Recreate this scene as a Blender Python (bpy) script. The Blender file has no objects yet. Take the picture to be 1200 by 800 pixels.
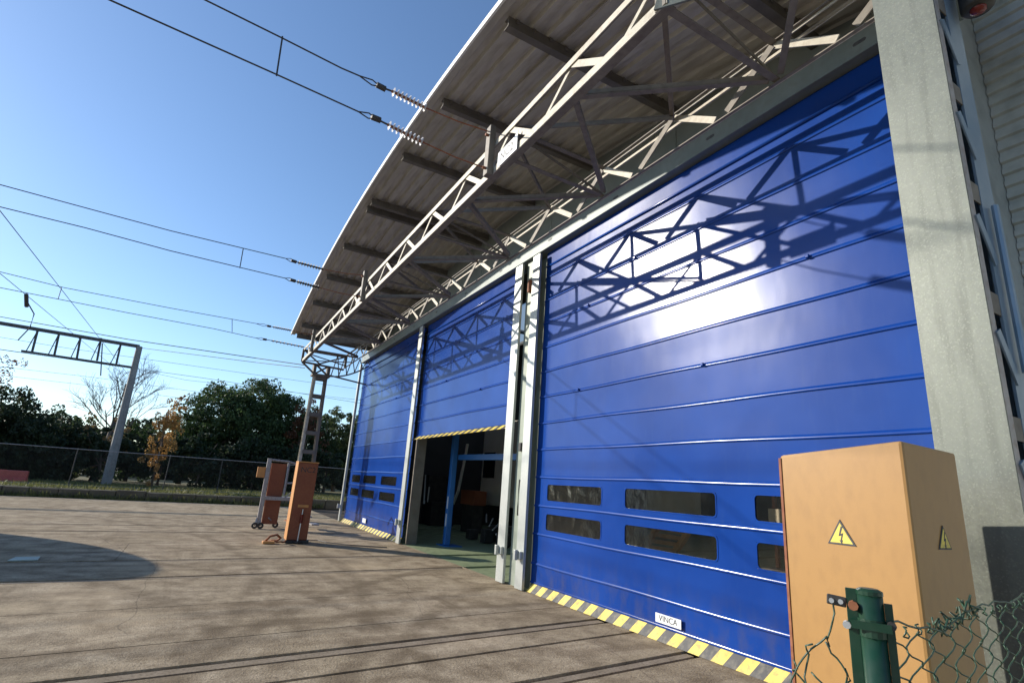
import bpy, math, random
import numpy as np
from mathutils import Vector, Matrix
random.seed(7)
C = bpy.context.scene.collection
R = math.radians
# ------------------------------------------------------------------ camera
CAM = Vector((0, 0, 1.6))
FPX = 628.8
_y, _p, _r = R(28.98), R(15.23), R(3.86)
_f = Vector((math.sin(_y)*math.cos(_p), math.cos(_y)*math.cos(_p), math.sin(_p)))
_r0 = Vector((math.cos(_y), -math.sin(_y), 0)); _u0 = _r0.cross(_f)
_rr = _r0*math.cos(_r) + _u0*math.sin(_r); _uu = -_r0*math.sin(_r) + _u0*math.cos(_r)
cd = bpy.data.cameras.new('camera'); cam = bpy.data.objects.new('camera', cd); C.objects.link(cam)
M3 = Matrix((_rr, _uu, -_f)).transposed()
cam.matrix_world = Matrix.Translation(CAM) @ M3.to_4x4()
cd.sensor_width = 36; cd.lens = 36*FPX/1200; cd.clip_start = 0.05; cd.clip_end = 3000
bpy.context.scene.camera = cam
# ------------------------------------------------------------------ light
SM, SK = 0.91, 0.55                      # sun direction (-1, SM, SK)
SUN = Vector((-1, SM, SK)).normalized()
w = bpy.data.worlds.new('World'); bpy.context.scene.world = w; w.use_nodes = True
nt = w.node_tree; bg = nt.nodes['Background']
sky = nt.nodes.new('ShaderNodeTexSky'); sky.sky_type = 'NISHITA'; sky.sun_disc = False
sky.sun_elevation = math.asin(SUN.z); sky.sun_rotation = math.atan2(SUN.x, SUN.y)
sky.air_density = 1.0; sky.dust_density = 0.3; sky.ozone_density = 4.0
nt.links.new(sky.outputs[0], bg.inputs[0]); bg.inputs[1].default_value = 0.15
sl = bpy.data.lights.new('sun', 'SUN'); sl.energy = 4.5; sl.angle = R(0.53); sl.color = (1, .93, .82)
so = bpy.data.objects.new('sun', sl); C.objects.link(so)
so.rotation_euler = SUN.to_track_quat('Z', 'Y').to_euler(); so.location = (-20, 18, 15)
vs = bpy.context.scene.view_settings
vs.view_transform = 'Standard'; vs.look = 'None'; vs.exposure = 0.36; vs.gamma = 1; vs.use_curve_mapping = False

# ------------------------------------------------------------------ helpers
def ray(px, py): return _f + _rr*((px-600)/FPX) - _uu*((py-400)/FPX)
def on(px, py, ax, val):
    d = ray(px, py); return CAM + d*((val-CAM[ax])/d[ax])
def onv(px, py, y0, s, x0):               # point of a vertical plane y = y0 + s (x - x0)
    d = ray(px, py); t = (y0 + s*(CAM.x-x0) - CAM.y)/(d.y - s*d.x); return CAM + d*t

def mat(name, c1, c2=None, scale=4, rough=.6, metal=0, bump=0, bscale=None, spec=.5, stretch=(1, 1, 1),
        detail=6, lo=.35, hi=.65, c3=None, scale3=40, f3=.5, rvar=0, bdist=.01):
    m = bpy.data.materials.new(name); m.use_nodes = True
    n = m.node_tree.nodes; l = m.node_tree.links; b = n['Principled BSDF']
    b.inputs['Base Color'].default_value = (*c1, 1); b.inputs['Roughness'].default_value = rough
    b.inputs['Metallic'].default_value = metal; b.inputs['Specular IOR Level'].default_value = spec
    tc = n.new('ShaderNodeTexCoord'); mp = n.new('ShaderNodeMapping'); mp.inputs['Scale'].default_value = stretch
    l.new(tc.outputs['Object'], mp.inputs[0])
    def noise(s, d=detail):
        t = n.new('ShaderNodeTexNoise'); t.inputs['Scale'].default_value = s; t.inputs['Detail'].default_value = d
        l.new(mp.outputs[0], t.inputs['Vector']); return t
    def ramp(src, a, z):
        r = n.new('ShaderNodeMapRange'); r.inputs[1].default_value = a; r.inputs[2].default_value = z
        l.new(src, r.inputs[0]); return r.outputs[0]
    def mix(fac, a, c):
        x = n.new('ShaderNodeMix'); x.data_type = 'RGBA'
        l.new(fac, x.inputs[0])
        for i, v in ((6, a), (7, c)):
            if isinstance(v, tuple): x.inputs[i].default_value = (*v, 1)
            else: l.new(v, x.inputs[i])
        return x.outputs[2]
    col = None
    if c2:
        t = noise(scale); fac = ramp(t.outputs[0], lo, hi); col = mix(fac, c1, c2)
        if rvar:
            q = ramp(t.outputs[0], lo, hi); a = n.new('ShaderNodeMath'); a.operation = 'MULTIPLY_ADD'
            l.new(q, a.inputs[0]); a.inputs[1].default_value = rvar; a.inputs[2].default_value = rough
            l.new(a.outputs[0], b.inputs['Roughness'])
    if c3:
        t = noise(scale3, 4); q = n.new('ShaderNodeMath'); q.operation = 'MULTIPLY'
        l.new(ramp(t.outputs[0], .45, .7), q.inputs[0]); q.inputs[1].default_value = f3
        col = mix(q.outputs[0], col if col else c1, c3)
    if col: l.new(col, b.inputs['Base Color'])
    if bump:
        t = noise(bscale or scale*8); bp = n.new('ShaderNodeBump'); bp.inputs['Strength'].default_value = bump
        bp.inputs['Distance'].default_value = bdist
        l.new(t.outputs[0], bp.inputs['Height']); l.new(bp.outputs[0], b.inputs['Normal'])
    m['nodes'] = 1
    return m

WO = {}
class MB:
    def __init__(s): s.v = []; s.f = []; s.k = []
    def add(s, vs, fs, k=0):
        o = len(s.v); s.v += [tuple(v) for v in vs]; s.f += [tuple(i+o for i in f) for f in fs]; s.k += [k]*len(fs); return s
    def box(s, x0, x1, y0, y1, z0, z1, k=0):
        return s.add([(x0,y0,z0),(x1,y0,z0),(x1,y1,z0),(x0,y1,z0),(x0,y0,z1),(x1,y0,z1),(x1,y1,z1),(x0,y1,z1)],
                     [(0,3,2,1),(4,5,6,7),(0,1,5,4),(1,2,6,5),(2,3,7,6),(3,0,4,7)], k)
    def bar(s, a, b, w, h, up=(0,0,1), k=0):       # w across, h along up
        a = Vector(a); b = Vector(b); d = (b-a).normalized(); u = Vector(up)
        r = d.cross(u)
        if r.length < 1e-4: r = d.cross(Vector((1,0,0)))
        r.normalize(); u = r.cross(d)
        vs = []
        for p in (a, b):
            for i, j in ((-1,-1),(1,-1),(1,1),(-1,1)): vs.append(p + r*(i*w/2) + u*(j*h/2))
        return s.add(vs, [(0,3,2,1),(4,5,6,7),(0,1,5,4),(1,2,6,5),(2,3,7,6),(3,0,4,7)], k)
    def angle(s, a, b, w, h, t, up, side, k=0):     # L section: plate h along up, plate w along side
        a = Vector(a); b = Vector(b); up = Vector(up); side = Vector(side)
        s.bar(a + up*(h/2), b + up*(h/2), t, h, up, k)
        o = side*(w/2 + t/2) + up*(t/2)
        d = (b-a).normalized()
        return s.bar(a+o, b+o, t, w, side, k) if abs(d.dot(side)) < .9 else s
    def tube(s, pts, r, n=6, k=0, cap=True):
        pts = [Vector(p) for p in pts]; rs = r if isinstance(r, (list, tuple)) else [r]*len(pts)
        vs = []; fs = []
        for i, p in enumerate(pts):
            d = (pts[min(i+1, len(pts)-1)] - pts[max(i-1, 0)]).normalized()
            u = d.cross(Vector((0,0,1)))
            if u.length < 1e-3: u = d.cross(Vector((1,0,0)))
            u.normalize(); v = d.cross(u)
            for j in range(n):
                t = 2*math.pi*j/n; vs.append(p + (u*math.cos(t) + v*math.sin(t))*rs[i])
        for i in range(len(pts)-1):
            for j in range(n):
                a = i*n+j; b = i*n+(j+1) % n; fs.append((a, a+n, b+n, b))
        if cap: fs.append(tuple(range(n))); fs.append(tuple(reversed(range((len(pts)-1)*n, len(pts)*n))))
        return s.add(vs, fs, k)
    def prism(s, poly, ax, lo, hi, k=0):            # polygon in the two other axes, extruded along ax
        n = len(poly); vs = []
        for h in (lo, hi):
            for a, b in poly:
                v = [a, b]; v.insert(ax, h); vs.append(v)
        fs = [tuple(range(n)), tuple(reversed(range(n, 2*n)))]
        for i in range(n): j = (i+1) % n; fs.append((i, i+n, j+n, j))
        return s.add(vs, fs, k)
    def build(s, name, mats, parent=None, smooth=False, bevel=0, fix=True, **props):
        me = bpy.data.meshes.new(name)
        if parent: org = WO[parent.name]
        else:
            a = np.array(s.v); org = Vector(((a[:,0].min()+a[:,0].max())/2, (a[:,1].min()+a[:,1].max())/2, a[:,2].min()))
            if props.pop('at_origin', False): org = Vector((0,0,0))
        me.from_pydata([(v[0]-org.x, v[1]-org.y, v[2]-org.z) for v in s.v], [], s.f)
        for m in (mats if isinstance(mats, (list, tuple)) else [mats]): me.materials.append(m)
        if any(s.k): me.polygons.foreach_set('material_index', s.k)
        if fix:
            import bmesh
            bm = bmesh.new(); bm.from_mesh(me); bmesh.ops.recalc_face_normals(bm, faces=bm.faces); bm.to_mesh(me); bm.free()
        if smooth: me.polygons.foreach_set('use_smooth', [True]*len(me.polygons))
        me.update()
        o = bpy.data.objects.new(name, me); C.objects.link(o)
        if parent: o.parent = parent
        else: o.location = org
        WO[o.name] = org
        if bevel:
            b = o.modifiers.new('bevel', 'BEVEL'); b.width = bevel; b.segments = 2; b.limit_method = 'ANGLE'
        for k_, v_ in props.items(): o[k_] = v_
        return o
def thing(name, loc, label, cat, group=None):
    o = bpy.data.objects.new(name, None); C.objects.link(o); o.location = loc; WO[o.name] = Vector(loc)
    o['label'] = label; o['category'] = cat
    if group: o['group'] = group
    return o
def text(name, s, size, m, parent, M, depth=.001, align='CENTER'):
    cu = bpy.data.curves.new(name, 'FONT'); cu.body = s; cu.size = size; cu.extrude = depth; cu.align_x = align; cu.align_y = 'CENTER'
    t = bpy.data.objects.new(name+'_curve', cu); me = bpy.data.meshes.new_from_object(t)
    bpy.data.objects.remove(t); me.name = name
    me.transform(Matrix.Translation(-WO[parent.name]) @ M); me.materials.clear(); me.materials.append(m)
    o = bpy.data.objects.new(name, me); C.objects.link(o); o.parent = parent; WO[o.name] = WO[parent.name]
    return o
FACE_MX = lambda x, y, z: Matrix(((0,0,-1,x),(-1,0,0,y),(0,1,0,z),(0,0,0,1)))      # text facing -x, reading toward -y
FACE_MY = lambda x, y, z: Matrix(((1,0,0,x),(0,0,-1,y),(0,1,0,z),(0,0,0,1)))       # text facing -y

# ------------------------------------------------------------------ materials
def ground_mat(name, c1, c2, c3, streak=True):
    m = bpy.data.materials.new(name); m.use_nodes = True
    n = m.node_tree.nodes; l = m.node_tree.links; b = n['Principled BSDF']; b.inputs['Roughness'].default_value = .85
    b.inputs['Specular IOR Level'].default_value = .08
    tc = n.new('ShaderNodeTexCoord')
    def noise(s, d=8, st=(1,1,1), rz=0, dist=0, off=(0,0,0)):
        mp = n.new('ShaderNodeMapping'); mp.inputs['Scale'].default_value = st; mp.inputs['Rotation'].default_value = (0,0,rz); mp.inputs['Location'].default_value = off
        l.new(tc.outputs['Object'], mp.inputs[0]); t = n.new('ShaderNodeTexNoise'); t.inputs['Scale'].default_value = s
        t.inputs['Detail'].default_value = d; t.inputs['Roughness'].default_value = .62; t.inputs['Distortion'].default_value = dist
        l.new(mp.outputs[0], t.inputs['Vector']); return t.outputs[0]
    def rng(src, a, z, o1=0, o2=1):
        r = n.new('ShaderNodeMapRange'); r.inputs[1].default_value = a; r.inputs[2].default_value = z; r.inputs[3].default_value = o1; r.inputs[4].default_value = o2
        l.new(src, r.inputs[0]); return r.outputs[0]
    def mix(fac, a, c, bt='MIX'):
        x = n.new('ShaderNodeMix'); x.data_type = 'RGBA'; x.blend_type = bt; l.new(fac, x.inputs[0])
        for i, v in ((6, a), (7, c)):
            if isinstance(v, tuple): x.inputs[i].default_value = (*v, 1)
            else: l.new(v, x.inputs[i])
        return x.outputs[2]
    col = mix(rng(noise(.55), .35, .65), c1, c2)
    col = mix(rng(noise(2.6, 9), .43, .66, 0, .9), col, c3)
    col = mix(rng(noise(22, 5), .46, .66, 0, .5), col, (c3[0]*.75, c3[1]*.75, c3[2]*.72))
    col = mix(rng(noise(70, 3), .58, .7, 0, .5), col, (c2[0]*1.5, c2[1]*1.5, c2[2]*1.5))
    if streak:
        col = mix(rng(noise(1.2, 6, (.25, 2.6, 1), R(6)), .48, .68, 0, .55), col, (c3[0]*.85, c3[1]*.82, c3[2]*.8))
        col = mix(rng(noise(.9, 5, (2.4, .35, 1), R(24), .3), .55, .68, 0, .5), col, (c3[0]*.8, c3[1]*.78, c3[2]*.75))
        col = mix(rng(noise(.45, 8, off=(13, 4, 0)), .56, .72, 0, .6), col, (c2[0]*1.25, c2[1]*1.2, c2[2]*1.12))
        for cx_, cy_, rad, rz_ in ((-6,5.5,6.6,.5),(-6,5.5,8.2,.5),(10.5,1.0,9.6,.6),(10.5,1.0,11.2,.6),(-3,24,11.5,.45),(-3,24,13.1,.45),(14,16,13.4,.35),(3.5,-3,10.2,.5),(-12,11,13.2,.55),(-12,11,14.7,.55)):
            vd = n.new('ShaderNodeVectorMath'); vd.operation = 'DISTANCE'; l.new(tc.outputs['Object'], vd.inputs[0]); vd.inputs[1].default_value = (cx_, cy_, 0)
            sb = n.new('ShaderNodeMath'); sb.operation = 'SUBTRACT'; l.new(vd.outputs['Value'], sb.inputs[0]); sb.inputs[1].default_value = rad
            ab = n.new('ShaderNodeMath'); ab.operation = 'ABSOLUTE'; l.new(sb.outputs[0], ab.inputs[0])
            ml = n.new('ShaderNodeMath'); ml.operation = 'MULTIPLY'; l.new(rng(ab.outputs[0], .06, .17, rz_, 0), ml.inputs[0]); l.new(rng(noise(1.7, 6, off=(cx_,rad,0)), .36, .55), ml.inputs[1])
            col = mix(ml.outputs[0], col, (c3[0]*.7, c3[1]*.68, c3[2]*.66))
        # hairline cracks
        mp = n.new('ShaderNodeMapping'); l.new(tc.outputs['Object'], mp.inputs[0])
        v = n.new('ShaderNodeTexVoronoi'); v.feature = 'DISTANCE_TO_EDGE'; v.inputs['Scale'].default_value = .32
        nz = n.new('ShaderNodeTexNoise'); nz.inputs['Scale'].default_value = 1.3; nz.inputs['Detail'].default_value = 6
        l.new(tc.outputs['Object'], nz.inputs['Vector'])
        vm = n.new('ShaderNodeMix'); vm.data_type = 'RGBA'; vm.inputs[0].default_value = .22
        l.new(tc.outputs['Object'], vm.inputs[6]); l.new(nz.outputs[1], vm.inputs[7]); l.new(vm.outputs[2], v.inputs['Vector'])
        col = mix(rng(v.outputs[0], .0008, .002, .35, 0), col, (.05, .042, .035))
    l.new(col, b.inputs['Base Color'])
    bp = n.new('ShaderNodeBump'); bp.inputs['Strength'].default_value = .7; bp.inputs['Distance'].default_value = .015
    l.new(noise(45, 6), bp.inputs['Height']); l.new(bp.outputs[0], b.inputs['Normal'])
    return m
M = {}
M['slab'] = ground_mat('worn concrete', (.385,.305,.20), (.50,.405,.285), (.215,.163,.105))
M['earth'] = ground_mat('dark grit', (.10,.08,.06), (.13,.105,.08), (.06,.05,.04), False)
M['rail'] = mat('dusty rail steel', (.27,.215,.15), (.34,.275,.20), 6, .85, .0, spec=.1, c3=(.06,.04,.03))
M['green_floor'] = mat('green floor paint', (.24,.29,.155), (.29,.335,.19), 1.5, .55, c3=(.12,.15,.09), scale3=8, bump=.1)
M['fabric'] = None
M['galv'] = mat('galvanised steel', (.46,.48,.455), (.53,.54,.505), 3, .42, .35, bump=.05, c3=(.42,.44,.42), scale3=25)
M['greysteel'] = mat('grey green painted steel', (.27,.31,.25), (.33,.365,.30), 2, .5, .1, c3=(.18,.19,.16), scale3=9, stretch=(1,1,.4))
M['header'] = mat('grey header steel', (.155,.185,.18), (.195,.225,.215), 2, .5, .2, c3=(.15,.16,.15), scale3=12)
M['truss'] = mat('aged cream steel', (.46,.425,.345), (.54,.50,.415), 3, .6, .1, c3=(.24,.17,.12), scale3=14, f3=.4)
M['brace'] = mat('shade darkened brown steel', (.17,.15,.125), (.22,.195,.16), 3, .6, .1, c3=(.10,.075,.06), scale3=14, f3=.5)  # brown steel darkened so the colour carries shade on undersides and inner members
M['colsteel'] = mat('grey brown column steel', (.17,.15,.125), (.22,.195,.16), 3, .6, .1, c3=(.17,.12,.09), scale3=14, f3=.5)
M['roofsheet'] = mat('weathered roof sheet', (.45,.43,.395), (.53,.51,.47), 1.2, .55, .15, c3=(.31,.28,.24), scale3=6, f3=.6, stretch=(2,.4,1))
M['trim'] = mat('pale eave trim', (.75,.76,.74), (.82,.82,.80), 3, .5)
M['purlin'] = mat('dark purlin steel', (.13,.12,.105), (.17,.155,.14), 5, .6, .2)
M['cladding'] = mat('grey cladding', (.50,.52,.49), (.57,.58,.55), 1.2, .45, .25, c3=(.28,.29,.27), scale3=5)
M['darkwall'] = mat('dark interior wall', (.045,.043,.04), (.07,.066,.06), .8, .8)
M['upperwall'] = mat('grey upper wall panel', (.16,.18,.175), (.20,.22,.21), 1.5, .6, .1)
M['yellow'] = mat('yellow vinyl', (.80,.58,.06), (.86,.66,.12), 5, .5, c3=(.33,.25,.09), scale3=16, f3=.8)
M['black'] = mat('black vinyl', (.03,.03,.032), (.05,.048,.045), 6, .5, c3=(.16,.14,.10), scale3=16, f3=.8)
M['white'] = mat('white sticker', (.78,.78,.76), (.84,.84,.82), 10, .45)
M['ink'] = mat('dark ink', (.04,.04,.05), (.07,.07,.07), 30, .6)
M['orange'] = mat('faded orange paint', (.56,.24,.065), (.64,.30,.09), 1.6, .55, c3=(.38,.17,.06), scale3=14, f3=.45, bump=.04, stretch=(1,1,.35))
M['tan'] = mat('orange tan polyester', (.40,.215,.068), (.45,.245,.08), 1.3, .42, c3=(.33,.175,.06), scale3=26, f3=.35, bump=.03, bscale=180, stretch=(1,1,.5))
M['brownorange'] = mat('weathered shade-dark orange steel', (.22,.058,.024), (.28,.08,.03), 2, .6, c3=(.30,.10,.04), scale3=20, f3=.5)  # orange darkened to paint in shade on the pillar front and indoor pieces
M['greyframe'] = mat('dull grey tube', (.34,.32,.32), (.42,.40,.39), 6, .5, .4, c3=(.22,.14,.1), scale3=20)
M['greentube'] = mat('dark green coating', (.006,.036,.019), (.010,.05,.026), 8, .32, c3=(.03,.06,.04), scale3=30)
M['greenwire'] = mat('green wire coating', (.03,.075,.045), (.05,.10,.06), 30, .4, c3=(.09,.09,.07), scale3=60)
M['rust'] = mat('rust', (.22,.07,.03), (.32,.12,.05), 30, .7)
M['wire'] = mat('dark cable', (.045,.045,.05), (.07,.065,.06), 10, .6, .3)
M['porcelain'] = mat('brown white porcelain', (.62,.58,.55), (.7,.66,.62), 10, .25)
M['concrete'] = mat('grey pole concrete', (.20,.20,.20), (.26,.26,.255), 2, .8, c3=(.14,.14,.14), scale3=9, bump=.1)
M['gantry'] = mat('dark gantry steel', (.06,.06,.065), (.09,.09,.09), 4, .6, .3)
M['kerb'] = mat('mossy kerb stone', (.10,.078,.055), (.15,.12,.085), 2, .9, c3=(.10,.085,.05), scale3=8, f3=.8, bump=.4, bscale=20)
M['verge'] = mat('verge soil', (.12,.11,.05), (.17,.16,.07), 1.5, .95, c3=(.08,.07,.04), scale3=10)
M['grass'] = mat('dry grass', (.16,.18,.05), (.26,.24,.09), .8, .8)
M['blue'] = mat('blue lift paint', (.02,.13,.40), (.03,.16,.46), 3, .4)
M['beige'] = mat('beige cab paint', (.74,.68,.54), (.8,.73,.6), 2, .45)
M['machine'] = mat('black machine', (.03,.03,.03), (.06,.055,.05), 6, .5, .3)
M['glassdark'] = mat('dark cab glass', (.01,.012,.015), None, rough=.08)
M['silver'] = mat('bare metal tube', (.62,.63,.62), (.7,.7,.7), 10, .35, .6)
M['red'] = mat('red lens', (.12,.01,.008), (.17,.014,.01), 10, .25)
M['bluepipe'] = mat('blue grey conduit', (.20,.28,.36), (.26,.33,.40), 8, .4, .3)
def galv_plate():
    m = bpy.data.materials.new('spangled galvanised plate'); m.use_nodes = True
    n = m.node_tree.nodes; l = m.node_tree.links; b = n['Principled BSDF']
    tc = n.new('ShaderNodeTexCoord')
    v = n.new('ShaderNodeTexVoronoi'); v.inputs['Scale'].default_value = 150; l.new(tc.outputs['Object'], v.inputs['Vector'])
    t = n.new('ShaderNodeTexNoise'); t.inputs['Scale'].default_value = 2.2; t.inputs['Detail'].default_value = 8; l.new(tc.outputs['Object'], t.inputs['Vector'])
    t2 = n.new('ShaderNodeTexNoise'); t2.inputs['Scale'].default_value = 38; t2.inputs['Detail'].default_value = 6; l.new(tc.outputs['Object'], t2.inputs['Vector'])
    def rng(src, a, z, o1, o2):
        r = n.new('ShaderNodeMapRange'); r.inputs[1].default_value = a; r.inputs[2].default_value = z; r.inputs[3].default_value = o1; r.inputs[4].default_value = o2
        l.new(src, r.inputs[0]); return r.outputs[0]
    def mix(fac, a, c):
        x = n.new('ShaderNodeMix'); x.data_type = 'RGBA'; l.new(fac, x.inputs[0])
        for i, q in ((6, a), (7, c)):
            if isinstance(q, tuple): x.inputs[i].default_value = (*q, 1)
            else: l.new(q, x.inputs[i])
        return x.outputs[2]
    col = mix(rng(t.outputs[0], .35, .65, 0, 1), (.13,.14,.12), (.165,.175,.15))
    col = mix(rng(t2.outputs[0], .42, .7, 0, .45), col, (.18,.195,.155))
    mp = n.new('ShaderNodeMapping'); mp.inputs['Scale'].default_value = (1,1,.12); l.new(tc.outputs['Object'], mp.inputs[0])
    t3 = n.new('ShaderNodeTexNoise'); t3.inputs['Scale'].default_value = 16; t3.inputs['Detail'].default_value = 7; l.new(mp.outputs[0], t3.inputs['Vector'])
    col = mix(rng(t3.outputs[0], .5, .68, 0, .55), col, (.095,.10,.085))
    s = n.new('ShaderNodeSeparateColor'); l.new(v.outputs['Color'], s.inputs[0])
    col = mix(rng(s.outputs[0], .8, .95, 0, .35), col, (.26,.275,.23))
    col = mix(rng(s.outputs[1], .7, 1, 0, .3), col, (.13,.145,.11))
    l.new(col, b.inputs['Base Color']); l.new(rng(s.outputs[2], 0, 1, .4, .52), b.inputs['Roughness']); b.inputs['Metallic'].default_value = .4
    return m
M['plate'] = galv_plate()
def fabric_mat():
    m = bpy.data.materials.new('blue coated fabric'); m.use_nodes = True
    n = m.node_tree.nodes; l = m.node_tree.links; b = n['Principled BSDF']
    b.inputs['Roughness'].default_value = .36; b.inputs['Specular IOR Level'].default_value = .28
    tc = n.new('ShaderNodeTexCoord')
    def noise(s, st=(1,1,1), d=5):
        mp = n.new('ShaderNodeMapping'); mp.inputs['Scale'].default_value = st; l.new(tc.outputs['Object'], mp.inputs[0])
        t = n.new('ShaderNodeTexNoise'); t.inputs['Scale'].default_value = s; t.inputs['Detail'].default_value = d
        l.new(mp.outputs[0], t.inputs['Vector']); return t.outputs[0]
    x = n.new('ShaderNodeMix'); x.data_type = 'RGBA'; x.inputs[6].default_value = (.006,.043,.24,1); x.inputs[7].default_value = (.009,.057,.30,1)
    r = n.new('ShaderNodeMapRange'); r.inputs[1].default_value = .35; r.inputs[2].default_value = .65; l.new(noise(1.1), r.inputs[0]); l.new(r.outputs[0], x.inputs[0])
    y = n.new('ShaderNodeMix'); y.data_type = 'RGBA'; y.inputs[7].default_value = (.018,.06,.25,1)
    r2 = n.new('ShaderNodeMapRange'); r2.inputs[1].default_value = .55; r2.inputs[2].default_value = .8; r2.inputs[4].default_value = .45
    l.new(noise(7, (1,2.5,.35), 7), r2.inputs[0]); l.new(r2.outputs[0], y.inputs[0]); l.new(x.outputs[2], y.inputs[6]); 
    sx = n.new('ShaderNodeSeparateXYZ'); l.new(tc.outputs['Object'], sx.inputs[0])
    gz_ = n.new('ShaderNodeMapRange'); gz_.inputs[1].default_value = .15; gz_.inputs[2].default_value = .75; gz_.inputs[3].default_value = .42; gz_.inputs[4].default_value = 0; l.new(sx.outputs[2], gz_.inputs[0])
    gn = n.new('ShaderNodeMapRange'); gn.inputs[1].default_value = .42; gn.inputs[2].default_value = .7; l.new(noise(5, (1,1.4,.8), 8), gn.inputs[0])
    gm = n.new('ShaderNodeMath'); gm.operation = 'MULTIPLY'; l.new(gz_.outputs[0], gm.inputs[0]); l.new(gn.outputs[0], gm.inputs[1])
    g2 = n.new('ShaderNodeMix'); g2.data_type = 'RGBA'; g2.inputs[7].default_value = (.09,.085,.10,1); l.new(gm.outputs[0], g2.inputs[0]); l.new(y.outputs[2], g2.inputs[6]); l.new(g2.outputs[2], b.inputs['Base Color'])
    r3 = n.new('ShaderNodeMapRange'); r3.inputs[3].default_value = .17; r3.inputs[4].default_value = .235; l.new(noise(3, (1,1,.5)), r3.inputs[0]); l.new(r3.outputs[0], b.inputs['Roughness'])
    bp = n.new('ShaderNodeBump'); bp.inputs['Strength'].default_value = .07; bp.inputs['Distance'].default_value = .02
    l.new(noise(1.6, (1,1.6,.7), 2), bp.inputs['Height'])
    bp2 = n.new('ShaderNodeBump'); bp2.inputs['Strength'].default_value = .08; bp2.inputs['Distance'].default_value = .002
    l.new(noise(160, (1,1,1), 2), bp2.inputs['Height']); l.new(bp.outputs[0], bp2.inputs['Normal']); l.new(bp2.outputs[0], b.inputs['Normal'])
    return m
M['fabric'] = fabric_mat()
def pane_mat():
    m = bpy.data.materials.new('tinted clear vinyl'); m.use_nodes = True
    n = m.node_tree.nodes; l = m.node_tree.links; n.remove(n['Principled BSDF']); o = n['Material Output']
    t = n.new('ShaderNodeBsdfTransparent'); t.inputs[0].default_value = (.90,.87,.81,1)
    g = n.new('ShaderNodeBsdfGlossy'); g.inputs['Roughness'].default_value = .12; g.inputs[0].default_value = (.9,.9,.9,1)
    d = n.new('ShaderNodeBsdfDiffuse'); d.inputs[0].default_value = (.10,.085,.06,1)
    tc = n.new('ShaderNodeTexCoord'); z = n.new('ShaderNodeTexNoise'); z.inputs['Scale'].default_value = 3; z.inputs['Detail'].default_value = 7
    l.new(tc.outputs['Object'], z.inputs['Vector'])
    bp = n.new('ShaderNodeBump'); bp.inputs['Strength'].default_value = .5; bp.inputs['Distance'].default_value = .02; l.new(z.outputs[0], bp.inputs['Height'])
    l.new(bp.outputs[0], g.inputs['Normal'])
    a = n.new('ShaderNodeMixShader'); r = n.new('ShaderNodeMapRange'); r.inputs[1].default_value = .35; r.inputs[2].default_value = .75; r.inputs[3].default_value = .01; r.inputs[4].default_value = .13
    l.new(z.outputs[0], r.inputs[0]); l.new(r.outputs[0], a.inputs[0]); l.new(t.outputs[0], a.inputs[1]); l.new(d.outputs[0], a.inputs[2])
    f = n.new('ShaderNodeFresnel'); f.inputs[0].default_value = 1.38
    b = n.new('ShaderNodeMixShader'); l.new(f.outputs[0], b.inputs[0]); l.new(a.outputs[0], b.inputs[1]); l.new(g.outputs[0], b.inputs[2]); l.new(b.outputs[0], o.inputs[0])
    return m
M['pane'] = pane_mat()
def sky_mat():
    m = bpy.data.materials.new('milky skylight sheet'); m.use_nodes = True; n = m.node_tree.nodes; l = m.node_tree.links
    a = n.new('ShaderNodeBsdfTransparent'); a.inputs[0].default_value = (.85,.85,.82,1); b = n.new('ShaderNodeBsdfTranslucent'); b.inputs[0].default_value = (.5,.5,.47,1)
    x = n.new('ShaderNodeMixShader'); x.inputs[0].default_value = .2; l.new(a.outputs[0], x.inputs[1]); l.new(b.outputs[0], x.inputs[2]); l.new(x.outputs[0], n['Material Output'].inputs[0]); return m
M['added_skylight'] = sky_mat()  # sheet of the roof lights added to brighten the hall
def leaf_mat(name, c1, c2, scale=.9):
    m = mat(name, c1, c2, scale, .55, c3=(c1[0]*.5, c1[1]*.5, c1[2]*.5), scale3=3.5, f3=.7)
    b = m.node_tree.nodes['Principled BSDF']; n = m.node_tree.nodes; l = m.node_tree.links
    tr = n.new('ShaderNodeBsdfTranslucent'); mx = n.new('ShaderNodeMixShader'); mx.inputs[0].default_value = .45
    src = b.inputs['Base Color'].links[0].from_socket; l.new(src, tr.inputs[0])
    l.new(b.outputs[0], mx.inputs[1]); l.new(tr.outputs[0], mx.inputs[2]); l.new(mx.outputs[0], n['Material Output'].inputs[0])
    return m
M['bark'] = mat('grey brown bark', (.09,.065,.05), (.14,.105,.08), 6, .9, stretch=(1,1,.2), bump=.4)

# ------------------------------------------------------------------ ground, yard, rails
SL = .11                                             # tracks are a little askew to the facade
MB().box(-400,400,-300,700,-.4,-.075).build('ground', M['earth'], kind='structure', at_origin=True)
yard = MB().box(-40,5.05,-16,29.6,-.3,-.06).build('concrete_yard', M['earth'], kind='structure', at_origin=True)
X0 = 5.06
def trk(x, yw): return yw + SL*(x-5.0)
gaps = [(-9,.02),(-4.5,.02),(-.6,.02),(2.3,.02),(4.50,.05),(4.68,.05),(5.50,.05),(5.99,.06),(6.19,.06),(6.93,.022),(8.5,.012),
        (10.38,.035),(10.55,.035),(12.10,.035),(12.28,.035),(14.7,.025),(16.92,.035),(17.08,.035),(18.6,.035),(18.76,.035),(21.3,.03),(24.5,.03),(27.2,.03)]
railpairs = {(4.50,4.68),(5.99,6.19),(10.38,10.55),(12.10,12.28),(16.92,17.08),(18.6,18.76)}
edges = [-15.5] + [g for g, _ in gaps] + [29.45]
gw = {-15.5:0, 29.45:0}; gw.update(dict(gaps))
nslab = 0
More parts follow.
